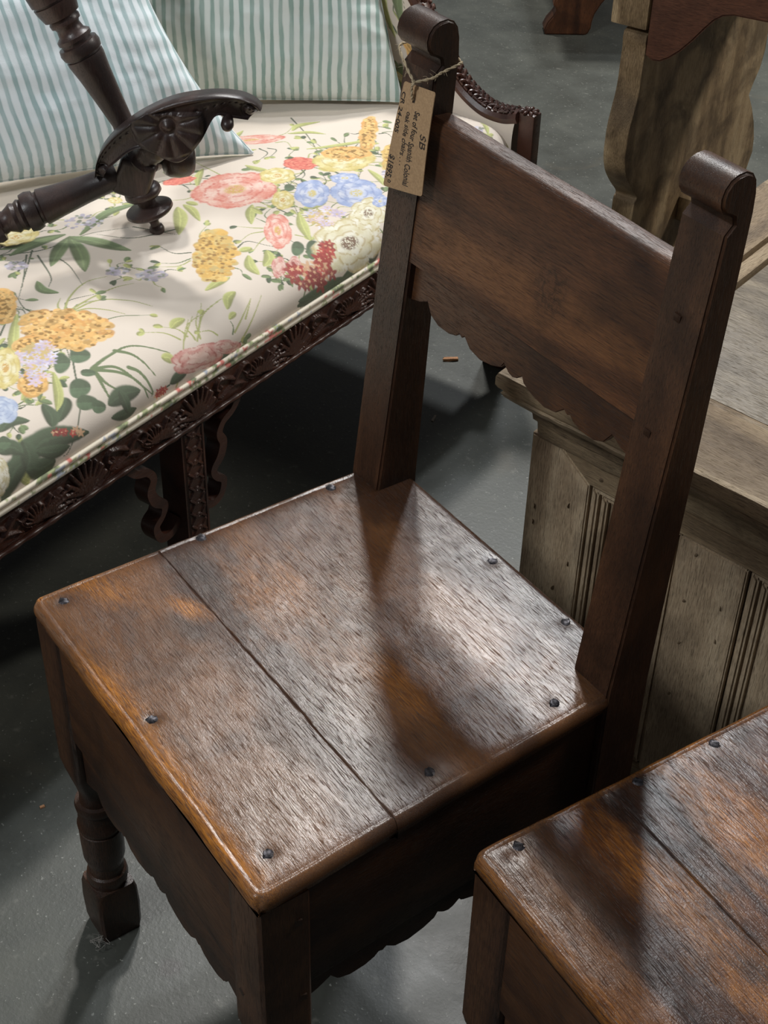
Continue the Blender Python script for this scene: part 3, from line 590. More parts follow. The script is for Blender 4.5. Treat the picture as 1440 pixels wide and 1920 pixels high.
GRN, DGR, YGR = lin((104, 124, 84)), lin((62, 82, 60)), lin((168, 172, 108))
def paint_motifs(c, mot):
    cols = lambda *a: [lin(x) for x in a]
    order = {'s': 0, 'l': 1, 'f': 2}
    rs = random.Random(len(mot)); ext = []
    for m in mot:      # loose sprays of stems and leaflets behind every flower
        if m[0] != 'f' or m[1] in ('roundleaf', 'red'): continue
        cx, cy = m[2], m[3]; R = max(14, math.hypot(m[4]-cx, m[5]-cy)*.8+math.hypot(m[6]-cx, m[7]-cy)*.4)
        for k in range(4 if m[1] in ('lilacdots',) else 7):
            a = rs.uniform(0, 6.28); r1 = R*rs.uniform(.5, .8); r2 = R*rs.uniform(1.15, 1.75); a2 = a+rs.uniform(-.35, .35); mid = (cx+math.cos(a+.1)*(r1+r2)/2, cy+math.sin(a+.1)*(r1+r2)/2); e = (cx+math.cos(a2)*r2, cy+math.sin(a2)*r2)
            ext.append(('s', rs.choice('dgy'), 1.2, cx+math.cos(a)*r1, cy+math.sin(a)*r1, *mid, *e))
            for q in range(rs.choice((1, 2, 3))):
                b = a2+rs.uniform(-1.2, 1.2); L = rs.uniform(6, 15); ext.append(('l', rs.choice('dgygy'), rs.uniform(1.6, 3.6), *e, e[0]+math.cos(b)*L*.6, e[1]+math.sin(b)*L*.6+1, e[0]+math.cos(b)*L, e[1]+math.sin(b)*L))
    mot = ext+list(mot)
    for m in sorted(mot, key=lambda m: order[m[0]]):
        if m[0] in 'sl':
            base = {'g': GRN, 'd': DGR, 'y': YGR}[m[1]]; P = [(m[i], m[i+1]) for i in range(3, len(m), 2)]
            if m[0] == 's': c.stroke(P, max(m[2]*1.0, 2.0)+.6, base)
            else:
                c.stroke(P, m[2]*2.1+1, base*(1.0+.25*fbm(np.array([P[0][0]*.13]), np.array([P[0][1]*.17]), 4)[0]), shape='leaf')
            continue
        k, p, sd = m[1], m[2:8], m[8]
        if k == 'roundleaf':
            w, X, Y, U, W_, r, a = c.ell(p)
            if X.size: c.mix(w, 1-sm(r, .85+.1*np.cos(a*3), 1.02), DGR*1.25*(1+.5*(W_[..., None]>0))*(.8+.5*fbm(X/4, Y/4, 3)[..., None]))
        elif k.startswith('yarrow'):
            oc = cols((232, 182, 104), (238, 196, 124), (218, 160, 84), (200, 158, 88)) if k == 'yarrow' else cols((216, 172, 84), (224, 190, 112), (196, 154, 78), (206, 182, 116))
            c.dots(p, oc, 260, 6.5, sd); c.dots(p, oc[:2]+cols((150, 112, 44)), 220, 2.6, sd+1)
        elif k == 'aster': c.dots(p, cols((208, 184, 120), (220, 216, 234), (202, 190, 218), (214, 194, 206)), 42, 8, sd, star=True)
        elif k == 'bluerose': c.petals(p, cols((196, 208, 226), (168, 184, 212)), 5, 4, sd, line=lin((140, 156, 190)))
        elif k == 'blueflower': c.petals(p, cols((190, 202, 232), (152, 172, 214), (214, 220, 236)), 6, 3, sd, center=lin((214, 198, 120)), line=lin((128, 146, 196)))
        elif k == 'yellow': c.petals(p, cols((232, 220, 160), (214, 196, 120), (238, 232, 196)), 6, 3, sd, center=lin((206, 160, 76)), line=lin((190, 168, 90)))
        elif k == 'white': c.petals(p, cols((240, 236, 220), (214, 206, 170)), 6, 3, sd, line=lin((176, 156, 96)))
        elif k == 'peony': c.petals(p, cols((244, 242, 226), (222, 214, 176), (236, 232, 206)), 7, 3, sd, center=lin((104, 66, 42)), jag=.2, line=lin((184, 160, 92)))
        elif k == 'lilacdots': c.dots(p, cols((176, 170, 188), (206, 204, 216), (128, 136, 118), (190, 180, 190)), 60, 3.2, sd)
        elif k in ('rose', 'rose2'): c.petals(p, cols((238, 200, 184), (224, 142, 126), (242, 212, 198), (230, 164, 148)), 5, 5, sd, center=lin((214, 178, 96)), line=lin((206, 92, 80)))
        elif k == 'redflower': c.petals(p, cols((216, 100, 88), (234, 140, 118)), 7, 3, sd, line=lin((176, 50, 46)))
        elif k in ('redclus', 'red'): c.dots(p, cols((226, 180, 140), (168, 44, 44), (186, 60, 56), (144, 36, 40)), 26 if k == 'redclus' else 14, 11 if k == 'redclus' else 5, sd, star=True)
        elif k in ('bud', 'tulip'): c.petals(p, cols((236, 204, 192), (212, 148, 140), (226, 190, 176)), 3, 3, sd, jag=.2, line=lin((172, 72, 66)))
def more_motifs(mot, n, xa, xb, ya, yb, seed):
    rs = random.Random(seed); fs = [m for m in mot if m[0] == 'f']; out = []
    for i in range(n):
        m = rs.choice(fs); x, y = rs.uniform(xa, xb), rs.uniform(ya, yb); p = m[2:8]; dx, dy = x-p[0], y-p[1]
        rx = max(12, min(40, abs(p[2]-p[0])+abs(p[3]-p[1]))); out.append(('f', m[1], int(x), int(y), int(x+rx), int(y), int(x), int(y+rx*.8), i))
        for k in range(3):
            a = rs.uniform(0, 6.28); r = rs.uniform(30, 60); out.append(('l', rs.choice('gdy'), rs.choice((5, 7, 9)), x+math.cos(a)*15, y+math.sin(a)*15, x+math.cos(a)*r*.6+5, y+math.sin(a)*r*.6, x+math.cos(a)*r, y+math.sin(a)*r+6))
    return out
def cushion():
    xs = np.concatenate([np.arange(SL, -.05, .006), np.arange(-.05, SR-.02, .00105)]); ph = np.linspace(0, PI/2, 9)
    drop = np.zeros(len(xs)+len(ph)); xs = np.concatenate([xs, SR-.02+.02*np.sin(ph)]); drop[-len(ph):] = .02*(1-np.cos(ph))
    xs = np.append(xs, SR+.0005); drop = np.append(drop, .06)
    vs = np.concatenate([np.concatenate([np.arange(0, .40, .00105), np.arange(.40, pv[-1]-.002, .003)]), [pv[-1]]]); Q = np.interp(vs, pv, pq); Z = np.interp(vs, pv, pz)
    X, V = np.meshgrid(xs, vs, indexing='ij'); Qm = np.broadcast_to(Q, X.shape).copy(); Zm = np.broadcast_to(Z, X.shape).copy()
    # the corner tightens toward the arm, the seat sags a little and the cloth ripples slightly
    k = sm(X, .93, 1.05); Qm += k**2*.022*(1-sm(V, .0, .12)); Zm += (fbm(X*5, V*9, 3)-.5)*.007*sm(V, .02, .1)-drop[:, None]*1.0
    Zm = np.maximum(Zm, ZP-.012)
    c = Canvas(X*1000, V*1000, CREAM)
    c.C *= (1+.05*(fbm(X*30, V*30, 2)-.5))[..., None]
    paint_motifs(c, MOT+more_motifs(MOT, 46, -450, -70, 20, 560, 3)+more_motifs(MOT, 8, 780, 1040, 420, 500, 6))
    P = np.stack([X, Qm, Zm], -1); me = grid_mesh('seat_cushion', P, flip=True); set_col(me, 'print', c.C); me.materials.append(FLORAL); return me, c
cme, ccan = cushion(); fixn(cme) if False else None
link('seat_cushion', cme, parent=sofa, off=so)
def floral_patch(name, fn, nu, nv, lu, lv, seed, mot):
    u = np.linspace(0, 1, nu); v = np.linspace(0, 1, nv); U, V = np.meshgrid(u, v, indexing='ij'); c = Canvas(U*lu, V*lv, CREAM); paint_motifs(c, mot); P = fn(U, V)
    me = grid_mesh(name, P); set_col(me, 'print', c.C); me.materials.append(FLORAL); return me
# double welt: runs along the front and turns up the corner beside the arm
def welt(name, dz, dq):
    pts = [(x, -.003+dq+.022*sm(np.array(x), .93, 1.05)**2, ZP-.002+dz) for x in np.linspace(SL, 1.028, 520)]+[(1.038, .028+dq, ZP+.004+dz), (1.0445+dz*.3, .042+dq, ZP+.03), (1.0465+dz*.3, .065+dq, ZP+.048), (1.047, .13, ZP+.056), (1.047, .25, ZP+.058)]
    me = tube(name, pts, .0036, 10); n = len(me.vertices); C = np.zeros((n, 3)); co = np.zeros(n*3); me.vertices.foreach_get('co', co); x = co[::3]*1000
    nn_ = fbm(x/13, co[2::3]*160, 11, 3); n2 = fbm(x/11+9, co[2::3]*160, 31, 3); C[:] = lin((226, 216, 196)); C[nn_ > .61] = lin((150, 160, 112)); C[nn_ > .70] = lin((100, 112, 78)); C[(n2 > .72)] = lin((200, 104, 94)); C[n2 < .24] = lin((160, 168, 180))
    set_col(me, 'print', C); me.materials.append(FLORAL); return me
link('piping', welt('piping', .0015, .001), parent=sofa, off=so); link('piping', welt('piping', -.0052, -.001), parent=sofa, off=so)
# carved relief painted as heights with the same strokes
def relief(c, ox, oy, s, kind):
    h = lambda *p: [(ox+a*s, oy+b*s) for a, b in p]
    if kind == 'shell':
        for i in range(9):
            a = math.radians(18+18*i); c.stroke(h((0, -.9), (math.cos(a)*.8, -.9+math.sin(a)*.95), (math.cos(a)*1.45, -.9+math.sin(a)*1.75)), s*.26, (1, 1, 1), taper=False, op=.95)
        for sg in (-1, 1): c.stroke(h((0, -1.0), (sg*.8, -1.0), (sg*1.5, -.6), (sg*1.75, -.1)), s*.2, (.8, .8, .8))
    elif kind == 'acanthus':
        for i, (a, L) in enumerate(((8, 2.3), (24, 2.2), (44, 1.9), (68, 1.5), (100, 1.2), (-8, 2.2), (-24, 1.8))):
            t = math.radians(a); e = (math.cos(t)*L, -.7+math.sin(t)*L*.75); c.stroke(h((-.3, -.7), (e[0]*.55, -.7+(e[1]+.7)*.75), e, (e[0]+.15, e[1]-.22)), s*.27, (1, 1, 1))
    elif kind == 'scroll':
        for sg in (-1, 1):
            c.stroke(h((0, sg*-.2), (sg*.8, .6), (sg*1.5, .7), (sg*1.8, .2), (sg*1.4, -.1), (sg*1.15, .15)), s*.26, (1, 1, 1)); c.stroke(h((0, -.3), (sg*.7, -.5), (sg*1.4, -.8)), s*.22, (.9, .9, .9))
def carved_rail():
    xs = np.arange(SL-.02, 1.07, .0011); zs = np.arange(.382, .4312, .0011); X, Z = np.meshgrid(xs, zs, indexing='ij'); c = Canvas(X*1000, Z*1000, 0)
    zc = 407; per = 186
    for i in range(-4, 6):
        ox = 118+per*i; relief(c, ox, zc+1, 22, 'shell'); relief(c, ox-62, zc+2, 19, 'acanthus'); relief(c, ox+66, zc, 18, 'scroll'); relief(c, ox+112, zc-3, 12, 'shell')
    H = c.C[..., 0]; H = np.clip(H+(fbm(X*900, Z*900, 4)-.5)*.25, 0, 1.1)
    Y = .001-.0052*H; Y[:, 0] = .012; Y[:, -1] = .012
    return grid_mesh('carved_frieze', np.stack([X, Y, Z], -1))
me = carved_rail(); link('carved_frieze', me, MAH, sofa, so)
link('seat_rail', box('seat_rail', (SL-.02, .0025, .380), (1.069, .03, .4385), .001), MAH, sofa, so)
link('back_rail', box('back_rail', (SL-.02, .59, .380), (1.069, .62, .4385), .001), MAH, sofa, so)
link('side_rail', box('side_rail', (1.05, .03, .380), (1.069, .59, .4385), .001), MAH, sofa, so)
link('side_rail', box('side_rail', (SL-.02, .03, .380), (SL-.001, .59, .4385), .001), MAH, sofa, so)
link('deck', box('deck', (SL, .03, .42), (1.05, .59, .438), .001), MAH, sofa, so)
bead = [(x, -.0035, .3835) for x in np.arange(SL-.02, 1.07, .0035)]
link('rope_bead', tube('rope_bead', bead, .0036, 8, lambda t: 1+.16*math.sin(t*len(bead)*.78)), MAH, sofa, so)
# legs with chip carving, fret brackets
def sofa_leg(x0, y0, w=.040, carved=True):
    ys = .002; nx, nz = 36, 340; X, Z = np.meshgrid(np.linspace(0, w, nx), np.linspace(ZB, .381, nz), indexing='ij'); c = Canvas(X*1000, Z*1000, 0)
    if carved:
        for k in range(14):
            zc = 100+k*20.5; c.stroke([(w*200, zc-8), (w*500, zc+2), (w*800, zc-8)], 3.2, (1, 1, 1), taper=False); c.stroke([(w*200, zc+8), (w*500, zc-2), (w*800, zc+8)], 3.2, (1, 1, 1), taper=False)
        for e in (w*110, w*890): c.stroke([(e, 92), (e, 200), (e, 375)], 2., (.7, .7, .7), taper=False)
    Y = -.0022*c.C[..., 0]; me = grid_mesh('leg', np.stack([X+x0, Y+y0, Z], -1)); bm = bmesh.new(); bm.from_mesh(me)
    b2 = box('b', (x0, y0+.0003, ZB), (x0+w, y0+w, .3815), .0015); bm.from_mesh(b2); me2 = done(bm, 'leg', smooth=True); return me2
def fret(x0, sg):
    """pierced bracket: C-scroll ribbon from the rail down to the leg, with a stepped tail"""
    P = [(0.0, .245), (.018, .232), (.036, .236), (.043, .256), (.030, .268), (.026, .282), (.040, .296), (.046, .314), (.040, .330), (.048, .344), (.066, .352), (.078, .366), (.080, .380)]
    Wd = [.010, .011, .012, .011, .009, .012, .015, .014, .011, .010, .010, .012, .013]
    C = catmull([(a, b) for a, b in P], 5); n = len(C); L, R = [], []
    for i in range(n):
        t = C[min(i+1, n-1)]-C[max(i-1, 0)]; t = t/np.linalg.norm(t); nr = np.array([-t[1], t[0]]); wd = np.interp(i/(n-1)*(len(P)-1), range(len(P)), Wd)*.5; L.append(C[i]+nr*wd); R.append(C[i]-nr*wd)
    bm = bmesh.new(); rows = [[bm.verts.new((x0+sg*p[0], y, p[1])) for p, y in ((L[i], .012), (R[i], .012), (R[i], .034), (L[i], .034))] for i in range(n)]
    for i in range(n-1):
        for j in range(4): bm.faces.new((rows[i][j], rows[i][(j+1) % 4], rows[i+1][(j+1) % 4], rows[i+1][j]))
    bm.faces.new(rows[0]); bm.faces.new(rows[-1][::-1]); return done(bm, 'fret_bracket')
for x0, y0, cv in ((.275, .001, True), (1.031, .001, True), (SL-.018, .001, True), (.275, .578, False), (1.031, .578, False), (SL-.018, .578, False)):
    link('leg', sofa_leg(x0, y0, .040, cv), MAH, sofa, so)
for x0, sg in ((.275, -1), (.315, 1), (1.031, -1), (SL+.022, 1)): link('fret_bracket', fret(x0, sg), MAH, sofa, so)
# arms: upholstered panel below a carved, sweeping rail, square post in front
AQ = [(.020, .5135), (.045, .507), (.075, .508), (.100, .517), (.125, .533), (.148, .556), (.172, .590), (.200, .628), (.232, .668), (.27, .705), (.34, .745), (.45, .785), (.62, .80)]
AC = catmull(AQ, 8)
def arm_set(xc, sg):
    n = len(AC); bm = bmesh.new(); rows = []
    # section: flat-topped moulding 34 mm wide, 16 mm deep
    sec = [(-.016, -.008), (-.018, 0), (-.014, .006), (-.006, .0085), (.006, .0085), (.014, .006), (.018, 0), (.016, -.008)]
    for i, (q, z) in enumerate(AC):
        t = AC[min(i+1, n-1)]-AC[max(i-1, 0)]; t = t/np.linalg.norm(t); nz = np.array([-t[1], t[0]])
        rows.append([bm.verts.new((xc+a, q+nz[0]*b, z+nz[1]*b)) for a, b in sec])
    m = len(sec)
    for i in range(n-1):
        for j in range(m): bm.faces.new((rows[i][j], rows[i][(j+1) % m], rows[i+1][(j+1) % m], rows[i+1][j]))
    bm.faces.new(rows[0]); bm.faces.new(rows[-1][::-1]); link('arm_rail', done(bm, 'arm_rail'), MAH, sofa, so)
    # leafy carving along the rail
    bm = bmesh.new(); rs = random.Random(3); k = 4
    while k < n-3:
        t = AC[k+1]-AC[k-1]; t = t/np.linalg.norm(t); nz = np.array([-t[1], t[0]]); f = Vector((0, t[0], t[1])); up = Vector((0, nz[0], nz[1])); sd = Vector((1, 0, 0)); P0 = Vector((xc, AC[k][0], AC[k][1]))+up*.0078
        for s_ in (-1, 1):
            pts = [P0+sd*s_*.001, P0+sd*s_*.007+f*.006+up*.004, P0+sd*s_*.013+f*.009+up*.002, P0+sd*s_*.013+f*.002+up*.001]
            bm.from_mesh(tube('x', catmull(pts, 4), .0032, 6, lambda u: 1-.6*u))
            b_ = bmesh.ops.create_icosphere(bm, subdivisions=1, radius=.0034, matrix=Matrix.Translation(P0+sd*s_*.010+f*-.004+up*.001))
        bmesh.ops.create_icosphere(bm, subdivisions=2, radius=.0040, matrix=Matrix.Translation(P0+f*.003))
        k += 3
    link('rail_carving', done(bm, 'rail_carving'), MAH, sofa, so)['kind'] = 'stuff'
    # front post and rosette
    link('arm_post', box('arm_post', (xc-.011, -.008, .432), (xc+.011, .018, .5215), .0025), MAH, sofa, so)
    bm = bmesh.new()
    for i in range(8): bmesh.ops.create_uvsphere(bm, u_segments=8, v_segments=6, radius=.0052, matrix=Matrix.Translation((xc+.0095*math.cos(i*PI/4), .008+.0105*math.sin(i*PI/4), .5225)) @ Matrix.Rotation(i*PI/4, 4, 'Z') @ Matrix.Diagonal((1.2, .6, .7, 1)))
    bmesh.ops.create_uvsphere(bm, u_segments=10, v_segments=6, radius=.005, matrix=Matrix.Translation((xc, .008, .524)))
    link('rosette', done(bm, 'rosette'), MAH, sofa, so)
    # inner panel
    AP = np.array(AC); xi = xc-sg*.014
    def fn(U, V):
        Q = AP[0, 0]+.002+(AP[-1, 0]-AP[0, 0])*U; ZT_ = np.interp(Q, AP[:, 0], AP[:, 1])-.006; Z = .44+(ZT_-.44)*V
        return np.stack([xi-sg*.012*np.sin(PI*np.clip(V, 0, 1))**.6*np.sin(PI*np.clip(U*.9+.1, 0, 1))**.5, Q, Z], -1)
    mm = [('f', 'yarrow', 250, 230, 275, 235, 252, 262, 1), ('l', 'g', 9, 190, 120, 205, 180, 200, 240), ('l', 'y', 8, 215, 150, 235, 200, 232, 260), ('f', 'peony', 330, 300, 375, 300, 330, 340, 5), ('l', 'y', 6, 20, 60, 60, 66, 120, 72), ('l', 'd', 5, 100, 70, 140, 60, 180, 90), ('s', 'd', 2, 215, 60, 225, 160, 240, 250), ('l', 'g', 8, 170, 170, 150, 190, 140, 230), ('f', 'yellow', 195, 190, 215, 190, 195, 205, 6), ('f', 'yarrow', 178, 330, 196, 330, 178, 372, 7), ('l', 'g', 10, 200, 350, 215, 400, 212, 440), ('l', 'd', 8, 190, 380, 165, 410, 150, 440), ('l', 'y', 9, 215, 300, 240, 350, 238, 400), ('s', 'g', 3, 160, 250, 180, 300, 205, 430), ('f', 'rose', 250, 420, 280, 420, 250, 450, 8)]
    link('arm_panel', floral_patch('arm_panel', fn, 300, 220, 600, 460, 2, mm), parent=sofa, off=so)
    def fo(U, V):
        Pn = fn(U, V); Pn[..., 0] = xc+sg*.012; return Pn
    link('outer_panel', floral_patch('outer_panel', fo, 40, 40, 480, 460, 2, mm), parent=sofa, off=so)
arm_set(1.0585, 1); arm_set(SL-.012, -1)
# back: upholstered panel in a carved frame, mostly behind the pillows
def bfn(U, V): return np.stack([SL+(1.046-SL)*U, .575+.10*V-.025*np.sin(PI*V)**.6, .46+.34*V], -1)
link('back_panel', floral_patch('back_panel', bfn, 500, 160, 1500, 440, 3, more_motifs(MOT, 40, 0, 1500, 0, 440, 9)), parent=sofa, off=so)
link('back_frame', box('back_frame', (SL-.02, .650, .785), (1.08, .690, .825), .006), MAH, sofa, so)
link('back_board', box('back_board', (SL, .68, .42), (1.046, .692, .80), .002), MAH, sofa, so)
for x in (SL-.018, 1.04): link('back_post', box('back_post', (x, .62, .38), (x+.036, .68, .825), .003), MAH, sofa, so)

# ---------------------------------------------------------------- pillows
def pillow(label, A, B, lean, corners, T, mat, group, pin=(.05, .05, .045, .045), seed=0, dog=.03):
    A = S3(*A); B = S3(*B); e = (B-A).normalized(); bh = Vector((-e.y, e.x, 0)); bh = bh if bh.dot(_d) > 0 else -bh
    up = math.cos(lean)*Vector((0, 0, 1))+math.sin(lean)*bh; nn = e.cross(up); nn = nn if nn.dot(CAM-A) > 0 else -nn
    M = Matrix.Translation(A) @ Matrix.Scale(KS, 4) @ Matrix.Translation(-A) @ Matrix((( e.x, up.x, nn.x, A.x), (e.y, up.y, nn.y, A.y), (e.z, up.z, nn.z, A.z), (0, 0, 0, 1)))
    (blx, bly), (brx, bry), (trx, try_), (tlx, tly) = corners; n = 150
    u = np.linspace(-1, 1, n); u = np.sign(u)*(1-(1-np.abs(u))**1.35); U, V = np.meshgrid(u, u, indexing='ij'); a, b = (U+1)/2, (V+1)/2
    X = (blx*(1-a)+brx*a)*(1-b)+(tlx*(1-a)+trx*a)*b; Y = (bly*(1-a)+bry*a)*(1-b)+(tly*(1-a)+try_*a)*b
    W_ = abs(brx-blx)
    X = X-np.where(U > 0, pin[0], -pin[1])*np.abs(U)**3*(1-np.abs(V)**2.2)
    Y = Y+np.where(V < 0, pin[2], -pin[3])*np.abs(V)**3*(1-np.abs(U)**4)*.5
    base = np.clip((1-np.abs(U)**2.6)*(1-np.abs(V)**2.6), 0, 1)**.5
    wr = (fbm(U*3+5, V*3+1, seed, 3)-.5)*.012+.003*np.sin(V*34+4*fbm(U*3, V*3, seed+2))*np.abs(U)**5*(1-np.abs(V))+.002*np.sin(U*60)*np.abs(V)**8
    H = T*base+wr*base**.5
    F_ = np.stack([X, Y, H], -1); Bk = np.stack([X, Y, -.6*T*base], -1)
    bm = bmesh.new(); m1 = grid_mesh('a', F_); m2 = grid_mesh('b', Bk, flip=True); bm.from_mesh(m1); bm.from_mesh(m2); bmesh.ops.remove_doubles(bm, verts=bm.verts, dist=.0001)
    me = done(bm, 'pillow'); me.set_sharp_from_angle(angle=PI); me.materials.append(mat)
    o = bpy.data.objects.new('pillow', me); COL.objects.link(o); o.matrix_world = M; tag(o, label, 'pillow', group)
    bd = [(i, 0) for i in range(n)]+[(n-1, j) for j in range(n)]+[(i, n-1) for i in range(n-1, -1, -1)]+[(0, j) for j in range(n-1, -1, -1)]
    s_ = link('seam', tube('seam', [(X[i, j], Y[i, j], 0) for i, j in bd[::2]], .0022, 6), mat, o)
    return o
GP = 'striped pillows on the floral sofa'
pillow('left striped linen pillow, its near corner poking out under the dark carving', (.412, .439, .517), (.698, .271, .517), .55, ((-.16, .0), (.356, -.010), (.240, .32), (-.17, .32)), .052, STR_A, GP, seed=3, pin=(.028, .03, .02, .02))
pillow('right striped linen pillow standing on the sofa between the left one and the arm', (.805, .421, .517), (.991, .189, .517), .50, ((-.13, .0), (.296, -.004), (.235, .31), (-.15, .31)), .050, STR_B, GP, seed=8, pin=(.004, .03, .004, .02))

# ---------------------------------------------------------------- dark turned and carved stool lying on the sofa
P0 = Vector((-.6385, .4739, .4383)); HA = math.atan2(.822, .57)  # stool part positions taken from image pixels on an upright camera-facing plane
stool = empty('turned_stool', P0, HA, label='dark turned and carved stool lying upturned on the floral sofa against the left pillow', cat='stool'); stool.scale = (KS, KS, KS)
def lt(name, a, b, prof, par=None, n=32): return link(name, lathe(name, a, b, prof, n), EBO, stool)
J = (-.024, 0.0, .088)
# long leg rising out of the frame
lt('leg', (-.028, .004, .138), (-.112, .012, .316), [(0, .0125), (.012, .0145), (.018, .0135), (.05, .0165), (.085, .0205), (.103, .0235), (.108, .0235), (.1085, .0215), (.111, .0215), (.1115, .0245), (.118, .026), (.1245, .0245), (.125, .0195), (.129, .0195), (.1295, .0215), (.134, .0215), (.138, .0165), (.146, .0150), (.150, .0165), (.1505, .019), (.155, .0195), (.1595, .017), (.160, .0225), (.170, .0255), (.178, .0268), (.1785, .0245), (.181, .0245), (.1815, .0275), (.20, .0285), (.23, .028), (.27, .024), (.33, .018)])
# stretcher running to the left
lt('stretcher', (-.046, -.004, .086), (-.205, -.055, .036), [(0, .0165), (.008, .0175), (.012, .0155), (.045, .0172), (.08, .0205), (.102, .0232), (.104, .0205), (.107, .0205), (.108, .0235), (.116, .0255), (.124, .0240), (.1245, .0185), (.129, .0205), (.134, .0175), (.139, .0195), (.144, .0165), (.150, .0135), (.156, .0155), (.157, .021), (.164, .0225), (.171, .0205), (.172, .0165), (.19, .014), (.205, .020), (.222, .0235), (.24, .018), (.252, .010), (.26, .004)])
lt('stretcher', (-.024, .01, .088), (.0, .15, .088), [(0, .017), (.02, .019), (.03, .015), (.045, .024), (.055, .026), (.065, .022), (.07, .014), (.10, .017), (.13, .012)])
bm = bmesh.new(); bmesh.ops.create_cube(bm, size=1, matrix=Matrix.Translation(J) @ Matrix.Rotation(.33, 4, 'Y') @ Matrix.Diagonal((.046, .044, .052, 1))); bev(bm, .009, 4); link('joint_block', done(bm, 'joint_block', wob=.001), EBO, stool)
lt('neck', (-.020, 0, .10), (.012, -.012, .142), [(0, .0165), (.006, .021), (.012, .022), (.016, .018), (.022, .0165), (.03, .0195), (.036, .02), (.044, .016), (.055, .014)])
lt('roller', (.006, .035, .092), (.052, .050, .088), [(0, .014), (.002, .020), (.008, .023), (.02, .0245), (.032, .023), (.038, .019), (.04, .012)])
# finial the stool rests on
lt('finial', (-.020, 0, .072), (-.001, .001, .002), [(0, .018), (.006, .0235), (.012, .024), (.016, .020), (.018, .0125), (.026, .0115), (.029, .015), (.030, .026), (.0325, .0305), (.036, .031), (.039, .028), (.043, .018), (.047, .009), (.053, .0058), (.057, .0062), (.0585, .0085), (.063, .0098), (.068, .0088), (.0715, .004)], n=40)
# carved crest: curved board with raised rim, punched bands, a fluted shell and rolled ends
def crest():
    top = [(-.071, .094), (-.0665, .115), (-.056, .137), (-.036, .160), (-.004, .184), (.036, .2025), (.080, .2095), (.112, .2065), (.130, .197), (.1385, .186)]
    bot = [(-.060, .094), (-.0545, .106), (-.043, .118), (-.020, .137), (.0, .140), (.036, .1235), (.064, .150), (.082, .181), (.100, .1785), (.122, .1735)]
    n, m = 200, 60; T_ = np.array(catmull(top, 30)); B_ = np.array(catmull(bot, 30))
    def rs_(P):
        t = np.linspace(0, len(P)-1, n); return np.stack([np.interp(t, range(len(P)), P[:, k]) for k in (0, 1)], -1)
    T_, B_ = rs_(T_), rs_(B_); s_ = np.linspace(0, 1, m); A = B_[:, None]*(1-s_[None, :, None])+T_[:, None]*s_[None, :, None]; X, Z = A[..., 0], A[..., 1]
    U = np.linspace(0, 1, n)[:, None]*np.ones((1, m)); S_ = np.ones((n, 1))*s_[None]
    H = .0045*np.exp(-((S_-.94)/.045)**2)+.0035*np.exp(-((S_-.05)/.045)**2)-.0025*np.exp(-((S_-.5)/.3)**2)
    cx, cz = .0265, .1715; dx, dz = X-cx, Z-cz; r = np.hypot(dx, dz); a = np.arctan2(-dz, dx)
    sh = (r < .044)*(Z < .187)*1.0; fl = .0035*np.abs(np.cos(a*5.5))**.7*sm(r, .009, .02)*(1-sm(r, .038, .044)); H = np.where(sh > 0, .002+fl+.0055*np.exp(-((r-.0005)/.0052)**2)-.002*np.exp(-((r-.0095)/.002)**2), H)
    for (ex, ez) in ((-.0585, .1055), (.1245, .187)):
        q = np.hypot(X-ex, Z-ez); H += .005*(1-sm(q, .004, .0085))-.002*np.exp(-((q-.0095)/.0018)**2)
    for k in range(26):
        u0 = .04+k*.0365; q = np.hypot((U-u0)*.25, (S_-.72)*.05); H -= .0018*np.exp(-(q/.0016)**2)*(sh < .5)
    bow = -.018*np.sin(PI*U)     # bowed toward the viewer
    Y = -.026+bow-H; Y[:, 0] += .004; Y[:, -1] += .004; Y[0] += .004; Y[-1] += .004
    Fr = np.stack([X, Y, Z], -1); thk = .020; Bk = np.stack([X, -.026+bow+thk, Z], -1)
    P = np.concatenate([Fr, Bk[:, ::-1]], 1); me = grid_mesh('carved_crest', P, closev=True, extra=[list(range(2*m))[::-1], [(n-1)*2*m+k for k in range(2*m)]]); fixn(me); return me
link('carved_crest', crest(), EBO, stool)
lt('crest_stud', (.098, -.03, .178), (.098, -.052, .170), [(0, .006), (.008, .0075), (.014, .008), (.019, .006), (.022, .002)], n=16)

# ---------------------------------------------------------------- pale oak chest (local x along its front, y toward its back, whole chest sheared to follow its edge slant in the image)
CA = math.radians(11.734); CO = Vector((-.008, .559, 0)); CH = .53; CL, CD = 1.25, .66
c3 = lambda x, y, z: CO+Vector((math.cos(CA)*x-math.sin(CA)*y, math.sin(CA)*x+math.cos(CA)*y, z))
chest = empty('oak_chest', c3(CL/2, CD/2, 0), CA, label='pale weathered oak chest with moulded top and panelled front behind the chair', cat='chest')
co_ = (-CL/2, -CD/2, 0)
shr = lambda v: (v[0]-.085*v[1], v[1], v[2])
def cb(name, lo, hi, mat, b=.002, wob=.0008, cuts=8, par=chest, off=co_): return link(name, box(name, lo, hi, b, 2, wob=wob, cuts=cuts, seed=lo[0]*9, shear=shr), mat, par, off)
